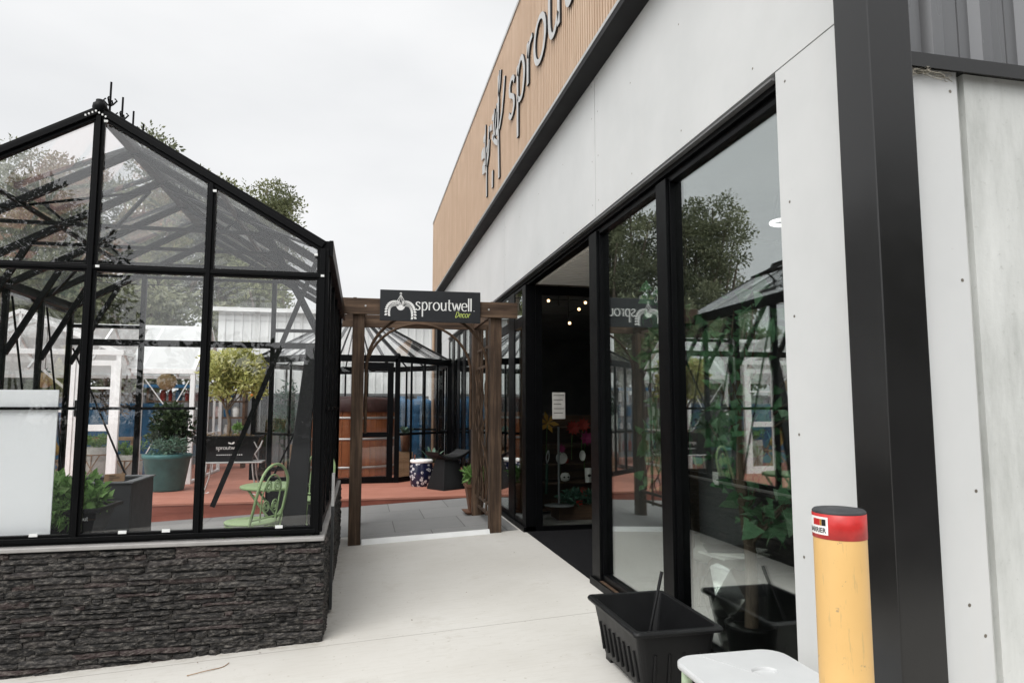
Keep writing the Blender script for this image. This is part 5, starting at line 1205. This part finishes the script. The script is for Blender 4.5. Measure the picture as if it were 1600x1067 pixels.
def agave(loc, r, label, pot=True):
    a_ = thing('agave', loc, label, 'potted plant', 'agaves beside the glasshouse')
    q = MB(); q.lathe([(0, 0), (r * .4, 0), (r * .55, .32), (r * .58, .36), (r * .5, .36), (r * .48, .3)], loc, 18); q.disc(loc, r * .5, loc[2] + .31, 16); q.build('pot', 'terra', a_)
    q = MB()
    for k in range(15):
        a = k * 2.4; el = R(20 + 55 * (k / 15)); d = Vector((math.cos(a) * math.cos(el), math.sin(a) * math.cos(el), math.sin(el))); s_ = Vector((-math.sin(a), math.cos(a), 0))
        b = Vector((loc[0], loc[1], loc[2] + .33)); L = r * 1.5; vs = []
        for i, (u, wd, dr_) in enumerate(((0, .04, 0), (.35, .05, .0), (.75, .03, -.02), (1, .002, -.07))):
            p = b + d * L * u + Vector((0, 0, dr_)); vs += [p - s_ * wd, p + s_ * wd, p + Vector((0, 0, -.012))]
        fs = []
        for i in range(3): fs += [(3 * i, 3 * i + 1, 3 * i + 4, 3 * i + 3), (3 * i + 1, 3 * i + 2, 3 * i + 5, 3 * i + 4), (3 * i + 2, 3 * i, 3 * i + 3, 3 * i + 5)]
        q.t = random.random(); q.add(vs, fs)
    q.build('leaves', 'leaf_blue', a_)
agave((1.0, 14.55, .585), .25, 'spiky agave in a pot on the tall crate by the glasshouse door') if False else agave((1.45, 14.35, DZ), .3, 'larger spiky agave behind the black saddle stool')
agave((.93, 14.92, .585), .2, 'smaller spiky agave in a pot on top of the tall pine crate')
# floral ceramic stool, saddle stool
fl = thing('ceramic_stool', (1.14, 13.3, DZ), 'navy and white floral ceramic garden stool with a white rim', 'stool')
q = MB(); q.lathe([(.18, 0), (.2, .02), (.225, .2), (.225, .3), (.205, .44)], (1.14, 13.3, DZ), 32); q.build('body', 'floral', fl)
q = MB(); q.lathe([(.205, .441), (.215, .45), (.215, .485), (.2, .5), (0, .505)], (1.14, 13.3, DZ), 32); q.build('rim', 'vinyl', fl)
ss = thing('saddle_stool', (1.55, 12.75, DZ), 'black stool with a curved saddle seat on a square tapered base, on the deck edge', 'stool')
q = MB(); ca, sa = math.cos(R(32)), math.sin(R(32))
def rot(x, y, z): return (1.56 + x * ca - y * sa, 12.75 + x * sa + y * ca, z)
def rq(hx, hy, z): return [rot(-hx, -hy, z), rot(hx, -hy, z), rot(hx, hy, z), rot(-hx, hy, z)]
loft(q, [rq(.27, .25, DZ), rq(.265, .245, DZ + .03), rq(.16, .13, .57)], False, True, True); q.build('base', 'blackmatte', ss, bevel=.008)
q = MB(); prof = [(-.36, .72), (-.2, .645), (0, .615), (.2, .645), (.40, .735)]; sp = spline(prof, 5); vs = []
for yy_ in (-.2, .2):
    for x, z in sp: vs.append(rot(x, yy_, z))
    for x, z in sp: vs.append(rot(x * .96, yy_, z - .06))
n = len(sp); fs = []
for i in range(n - 1): fs += [(i, i + 1, 2 * n + i + 1, 2 * n + i), (n + i, 3 * n + i, 3 * n + i + 1, n + i + 1), (i, n + i, n + i + 1, i + 1), (2 * n + i, 2 * n + i + 1, 3 * n + i + 1, 3 * n + i)]
fs += [(0, 2 * n, 3 * n, n), (n - 1, 2 * n - 1, 4 * n - 1, 3 * n - 1)]
q.add(vs, fs); q.build('seat', 'blackmatte', ss, bevel=.012)
q = MB(); q.bar((1.0, 13.28, DZ), (1.01, 13.30, .62), .03, .03); one('rusty_stake', q, 'toolrust', (1.0, 13.28, DZ), 'rusty brown upright stake in front of the floral ceramic stool', 'stake')
# terracotta pot by the arbor
tpx, tpy = 1.64, 9.98
tq = thing('square_pot', (tpx, tpy, gz(tpx)), 'square brown tapered pot on a saucer with a leafy plant, on the paving', 'plant pot')
q = MB(); g = gz(tpx) + .004
def sq(h, z): return [(tpx - h, tpy - h, z), (tpx + h, tpy - h, z), (tpx + h, tpy + h, z), (tpx - h, tpy + h, z)]
loft(q, [sq(.09, g + .035), sq(.14, g + .38), sq(.155, g + .382), sq(.155, g + .43), sq(.135, g + .43), sq(.13, g + .38)], False, True, True); q.build('pot', 'terra', tq, bevel=.006)
q = MB(); loft(q, [sq(.13, g), sq(.17, g + .03), sq(.175, g + .045), sq(.15, g + .034)], False, True, True); q.build('saucer', 'terra', tq, bevel=.004)
q = MB(); clumps(q, (tpx, tpy, g + .56), (.19, .19, .10), 24, .06, 24, .085, .32, False, .8, .2, -1); q.build('foliage', 'leaf_herb', tq)
# blue tanks beyond
for i, (x, y, lb) in enumerate(((1.05, 18.9, 'blue ribbed water tank behind the glasshouse, left one of two'), (1.55, 18.55, 'blue ribbed water tank behind the glasshouse, right one beside the tan pier'))):
    pr = [(0, 0), (.36, 0)]
    for k in range(7): pr += [(.38, .05 + k * .22), (.4, .12 + k * .22), (.38, .2 + k * .22)]
    pr += [(.36, 1.62), (.2, 1.72), (.1, 1.74), (.1, 1.8), (0, 1.8)]
    q = MB(); q.lathe(pr, (x, y, DZ), 24); one('water_tank', q, 'blue', (x, y, DZ), lb, 'water tank', 'blue tanks behind the glasshouse')

# ------------------------------------------------------------------ inside the shop
def ginkgo(loc, h, label, crowns, seed):
    global rng
    rng = np.random.default_rng(seed); rs = random.Random(seed)
    g_ = thing('potted_ginkgo', loc, label, 'potted tree', 'ginkgo trees inside the shop window')
    q = MB(); q.lathe([(0, 0), (.12, 0), (.125, .02), (.15, .2), (.155, .22), (.14, .22), (.135, .19)], loc, 24); q.disc(loc, .138, loc[2] + .2, 20); q.build('pot', 'blackmatte', g_)
    q = MB(); top = Vector((loc[0] + rs.uniform(-.04, .04), loc[1], loc[2] + h)); base = Vector((loc[0], loc[1], loc[2] + .18))
    q.tube(spline([base, base.lerp(top, .3) + Vector((.02, .01, 0)), base.lerp(top, .65) + Vector((-.03, 0, 0)), top], 5), [.042 - .0012 * k for k in range(16)], 9)
    lf = MB()
    for c, r_, n_ in crowns:
        c = Vector(c); s0 = base.lerp(top, min(.95, max(.35, (c.z - .35 - base.z) / (top.z - base.z))))
        for k in range(n_):
            e = c + Vector((rs.gauss(0, r_), rs.gauss(0, r_), rs.gauss(0, r_ * .9)))
            e.x = max(e.x, 2.2)
            pts = spline([s0, s0.lerp(e, .5) + Vector((rs.uniform(-.05, .05), rs.uniform(-.05, .05), .08)), e], 4)
            q.tube(pts, [.010 - .0009 * j for j in range(len(pts))], 5)
            P_ = []
            for j in range(11):
                p = s0.lerp(e, rs.uniform(.55, 1.05)) + Vector((rs.gauss(0, .05), rs.gauss(0, .05), rs.gauss(0, .05))); p.x = max(p.x, 2.19); P_.append(p[:])
            lf.leaves(P_, None, .085, .8, .1, True, .12)
    q.build('trunk', 'bark_dark', g_); lf.build('foliage', 'leaf_ginkgo', g_)
ginkgo((2.30, 3.82, .004), 1.55, 'potted ginkgo tree in the window, nearer the white corner panel', [((2.40, 3.75, 1.62), .2, 16), ((2.35, 3.95, 1.2), .15, 9), ((2.55, 3.7, .98), .16, 8), ((2.36, 4.02, 2.0), .16, 9)], 41)
ginkgo((2.42, 5.02, .004), 1.9, 'potted ginkgo tree in the window, leaves close behind the left pane', [((2.26, 4.95, 1.95), .12, 14), ((2.28, 4.85, 1.5), .13, 14), ((2.3, 5.05, 1.15), .12, 8), ((2.3, 4.9, 2.25), .12, 8)], 42)
mb = MB(); mb.box(2.62, 2.66, 4.3, 5.05, .3, 1.75); mb.box(2.618, 2.6198, 4.3, 5.05, 1.14, 1.15); one('display_board', mb, 'fence', (2.64, 4.7, .3), 'plain grey display board standing behind the left window pane', 'display board')
# faceted silver stool with papers
fv = thing('faceted_silver_stool', (2.36, 4.1, .05), 'silver faceted drum stool in the shop window', 'stool')
q = MB(); n = 7; prof = [(.12, .05), (.19, .2), (.205, .34), (.17, .50), (.12, .55)]; vs = []
for i, (r_, z) in enumerate(prof):
    for j in range(n): a = 2 * math.pi * (j + .5 * (i % 2)) / n; vs.append((2.36 + r_ * math.cos(a), 4.1 + r_ * math.sin(a), z + .0))
fs = []
for i in range(len(prof) - 1):
    for j in range(n):
        a, b, c, d = i * n + j, i * n + (j + 1) % n, (i + 1) * n + j, (i + 1) * n + (j + 1) % n
        fs += [(a, b, c), (b, d, c)] if i % 2 == 0 else [(a, b, d), (a, d, c)]
fs += [tuple(range(n))[::-1], tuple(range(len(vs) - n, len(vs)))]
q.add(vs, fs); q.build('body', 'chrome', fv, bevel=.006)
fv.location.z = .05
for k, (dx, dy, rz, w_, h_) in enumerate(((0, 0, 10, .36, .26), (.03, -.02, 38, .34, .24), (-.02, .02, -20, .3, .22))):
    q = MB(); c_, s_ = math.cos(R(rz)), math.sin(R(rz)); z = .565 + k * .014
    vs = [(2.36 + dx + x * c_ - y * s_, 4.1 + dy + x * s_ + y * c_, zz_) for zz_ in (z, z + .012) for x, y in ((-w_ / 2, -h_ / 2), (w_ / 2, -h_ / 2), (w_ / 2, h_ / 2), (-w_ / 2, h_ / 2))]
    q.add(vs, [(3, 2, 1, 0), (4, 5, 6, 7), (0, 1, 5, 4), (1, 2, 6, 5), (2, 3, 7, 6), (3, 0, 4, 7)])
    one('catalogue', q, 'paper' if k < 2 else 'greygrow', (2.36, 4.1, z), ['bottom white catalogue of the stack on the silver stool', 'middle white catalogue of the stack on the silver stool', 'dark catalogue on top of the stack on the silver stool'][k], 'catalogue', 'catalogues on the silver stool')
q = MB(); q.prism([(3.98, 1.02), (4.05, 1.02), (4.05, 1.10), (3.98, 1.10)], lambda u, v, d: (2.2 + d, u, v), .003); one('price_tag', q, 'paper', (2.2, 4.0, 1.02), 'small white price tag hanging on the window tree', 'tag')
# wicker tub chair
wc = thing('woven_armchair', (2.75, 5.15, .004), 'brown woven armchair with a rounded high back inside the shop window', 'chair')
q = MB(); vs = []; nu, nv = 18, 8
for i in range(nu + 1):
    a = R(20 + 200 * i / nu)
    for j in range(nv + 1):
        v_ = j / nv; top = .55 + .55 * max(0, math.sin((a - R(20)) / R(200) * math.pi)) ** 1.2; r_ = .27 + .07 * v_
        vs.append((2.72 + r_ * math.cos(a), 5.12 + r_ * math.sin(a), .12 + v_ * top))
q.add(vs, [(i * (nv + 1) + j, (i + 1) * (nv + 1) + j, (i + 1) * (nv + 1) + j + 1, i * (nv + 1) + j + 1) for i in range(nu) for j in range(nv)], True)
o_ = q.build('shell', 'chairweave', wc); so_ = o_.modifiers.new('thick', 'SOLIDIFY'); so_.thickness = .05
q = MB(); q.lathe([(0, .46), (.25, .46), (.29, .43), (.29, .36), (.25, .33), (0, .33)], (2.72, 5.12, 0), 24); q.build('seat', 'canvas', wc)
for a in (45, 135, 225, 315):
    q = MB(); q.tube([(2.72 + .22 * math.cos(R(a)), 5.12 + .22 * math.sin(R(a)), .34), (2.72 + .27 * math.cos(R(a)), 5.12 + .27 * math.sin(R(a)), .004)], [.02, .014], 7); q.build('leg', 'darkwood', wc)
# ring pendant
rp = thing('ring_pendant', (2.43, 3.62, 2.6), 'white ring pendant lamp in the window beside the white corner panel', 'lamp')
q = MB(); q.tube([(2.47 + .07 * math.cos(R(a)), 3.60 + .07 * math.sin(R(a)), 2.62) for a in range(0, 361, 12)], .011, 8, False); q.build('ring', 'ring', rp)
q = MB(); q.tube([(2.47, 3.60, 3.29), (2.47, 3.60, 2.9)], .003, 5)
for a in (0, 120, 240): q.tube([(2.47, 3.60, 2.9), (2.47 + .07 * math.cos(R(a)), 3.6 + .07 * math.sin(R(a)), 2.63)], .0015, 4)
q.build('cord', 'black', rp)
# bulb chandelier
cd = thing('bulb_chandelier', (3.0, 9.5, 3.0), 'black bar chandelier with five bare glowing bulbs inside the shop', 'lamp')
bulbs = [(2.626, 9.5, 3.06), (3.19, 9.5, 3.05), (3.09, 9.5, 2.95), (2.944, 9.5, 2.74), (3.61, 9.5, 3.10)]
q = MB(); q.tube([(2.66, 9.55, 3.09), (3.65, 9.55, 3.09)], .008, 6); q.tube([(2.944, 9.55, 3.29), (2.944, 9.55, 2.80)], .008, 6); q.tube([(2.944, 9.55, 2.9), (3.07, 9.55, 2.97)], .008, 6); q.tube([(2.8, 9.55, 3.29), (2.8, 9.55, 3.0)], .008, 6); q.build('bar', 'black', cd)
for p in bulbs:
    q = MB(); q.tube([(p[0], p[1] + .05, p[2] + .03), (p[0], p[1], p[2] + .025)], .016, 8); sck = q.build('socket', 'black', cd)
    q = MB(); q.lathe(sphere_prof(.021, 8), p, 12); q.build('bulb', 'bulb', sck)
# flower display
sd_ = thing('display_shelf', (3.0, 9.3, 0), 'dark timber display shelf unit inside the entry screen', 'shelf')
q = MB()
for z in (.05, .42, .68, .95, 1.2): q.box(2.5, 3.8, 9.55, 9.9, z, z + .03)
for x in (2.5, 3.77): q.box(x - .03, x, 9.55, 9.9, 0, 1.4)
q.box(2.5, 3.77, 9.9, 9.93, 0, 1.4); q.box(2.62, 3.4, 9.0, 9.4, .004, .2); q.build('frame', 'darkwood', sd_)
q = MB()
for x, z in ((2.87, .72), (2.9, .2), (3.3, .45)): q.box(x - .04, x + .05, 9.0 if z < .3 else 9.53, 9.004 if z < .3 else 9.534, z, z + .06)
q.build('price_card', 'flower_red', sd_)
def flower(c, r, n_, m_, label, cup=.3, tilt=(0, -1, .25)):
    f = thing('artificial_flower', c, label, 'flower', 'artificial flowers in the shop display')
    q = MB(); up = Vector(tilt).normalized(); a_ = up.orthogonal().normalized(); b_ = up.cross(a_)
    for k in range(n_):
        t_ = 2 * math.pi * k / n_; d = a_ * math.cos(t_) + b_ * math.sin(t_); s_ = up.cross(d); C_ = Vector(c); wd = r * (1.15 if n_ < 8 else 1.9) / n_
        q.add([C_, C_ + d * r * .55 + s_ * wd + up * r * cup * .6, C_ + d * r + up * r * cup, C_ + d * r * .55 - s_ * wd + up * r * cup * .6], [(0, 1, 2, 3)])
    o = q.build('petals', m_, f); so2 = o.modifiers.new('thick', 'SOLIDIFY'); so2.thickness = .004
    q = MB(); q.tube([c, (c[0], c[1] + .06, c[2] - r * 1.5), (c[0], c[1] + .08, max(.2, c[2] - .45))], .006, 5); q.build('stem', 'leaf_herb', f)
    return f
flower((3.06, 9.3, .31), .105, 22, 'flower_red', 'big round red flower low in the shop display', .05); flower((3.06, 9.29, .31), .06, 14, 'flower_red', 'inner red rosette of the low flower display', .1) if False else None
flower((2.52, 9.2, 1.30), .16, 6, 'flower_yellow', 'yellow lily with long petals at the left of the display', .35)
flower((2.95, 9.4, 1.22), .12, 12, 'flower_red', 'dark red bloom at the top of the flower display', .3); flower((3.1, 9.4, 1.26), .11, 10, 'flower_red', 'red bloom at the top right of the flower display', .3)
flower((3.14, 9.4, 1.07), .11, 8, 'flower_pink', 'pink drooping bloom at the right of the display', .5); flower((2.78, 9.42, .93), .07, 8, 'flower_pink', 'small pink bloom above the white bowls', .3)
for i, (x, z, r_, lb) in enumerate(((2.79, .80, .085, 'round white bowl stood on edge, left in the display'), (3.10, .83, .075, 'round white bowl stood on edge, right in the display'))):
    q = MB(); vs = []
    for k, (rr_, dd) in enumerate(((0, .02), (r_ * .6, .016), (r_, -.012), (r_ * .97, -.02))):
        for j in range(24): a = 2 * math.pi * j / 24; vs.append((x + rr_ * math.cos(a) * (1 if i == 0 else .6), 9.45 + dd, z + rr_ * math.sin(a)))
    q.add(vs, [(k * 24 + j, k * 24 + (j + 1) % 24, (k + 1) * 24 + (j + 1) % 24, (k + 1) * 24 + j) for k in range(3) for j in range(24)], True); one('white_bowl', q, 'paper', (x, 9.45, z - r_), lb, 'bowl', 'white bowls in the display')
q = MB(); q.lathe([(.045, 0), (.05, .1), (.05, .2), (.045, .2), (.044, .02)], (3.19, 9.45, .45), 18); q.m = 1; q.lathe([(.012, .08), (.03, .1), (.012, .12)], (3.19, 9.405, .45), 8); one('patterned_cup', q, ['paper', 'grout'], (3.19, 9.45, .45), 'white cup with a black mark on the display shelf', 'cup')
q = MB(); q.lathe([(0, -.06), (.05, -.04), (.06, .02), (.04, .06), (0, .07)], (2.83, 9.4, .53), 12, True, 1.2, .8); q.m = 1; q.lathe([(.0, -.015), (.018, 0), (0, .015)], (2.80, 9.345, .54), 8); q.lathe([(.0, -.015), (.018, 0), (0, .015)], (2.86, 9.345, .54), 8); one('painted_ornament', q, ['paper', 'grout'], (2.83, 9.4, .47), 'small white painted skull ornament on the display shelf', 'ornament')
q = MB(); q.tube([(2.47, 9.1, .35), (2.485, 9.1, .75)], .02, 8); q.m = 1; q.tube(spline([(2.485, 9.1, .75), (2.47, 9.09, .84), (2.5, 9.09, .93), (2.51, 9.09, .84), (2.49, 9.1, .77)], 5), .007, 6); one('garden_trowel', q, ['leaf_hedge', 'lightmetal'], (2.47, 9.1, .35), 'dark green handled garden tool with a metal loop hanging behind the entry screen', 'garden tool')
q = MB(); q.tube([(2.62, 9.0, .2), (2.62, 9.0, 1.25)], .016, 8); q.lathe([(0, 0), (.2, 0), (.2, .012), (0, .02)], (2.62, 9.0, .2), 24); one('display_stand', q, 'fence', (2.62, 9.0, .2), 'slim metal display stand behind the entry screen', 'stand')
q = MB(); clumps(q, (3.0, 9.15, .28), (.4, .12, .1), 24, .08, 26, .09, .25, False, .2, .2, -1); one('garland', q, 'leaf_hedge', (3.0, 9.15, .2), 'green leafy garland under the red flower in the display', 'garland')
# a few dry leaves and a twig on the concrete
for k, (x, y) in enumerate(((-1.0, 4.93), (-.62, 4.98), (.9, 5.9), (1.35, 6.3), (.4, 5.3), (.1, 7.4), (1.6, 7.2), (-.15, 6.3))):
    q = MB(); z = gz(x) + .004; a = random.random() * 6; L = random.uniform(.012, .028)
    q.add([(x, y, z), (x + L * .5 * math.cos(a + .4), y + L * .5 * math.sin(a + .4), z + .006), (x + L * math.cos(a), y + L * math.sin(a), z + .002), (x + L * .5 * math.cos(a - .4), y + L * .5 * math.sin(a - .4), z + .006)], [(0, 1, 2, 3)])
    one('dry_leaf', q, 'brownleaf', (x, y, z), 'tiny dry brown leaf fallen on the pale concrete', 'leaf', 'dry leaves on the concrete')
q = MB(); q.tube(spline([(-1.02, 4.72, gz(-1) + .004), (-.92, 4.75, gz(-.9) + .008), (-.83, 4.80, gz(-.83) + .004), (-.80, 4.86, gz(-.8) + .006)], 4), .0028, 5); one('twig', q, 'crate', (-1, 4.75, gz(-1)), 'thin tan twig lying on the concrete before the stone base', 'twig')
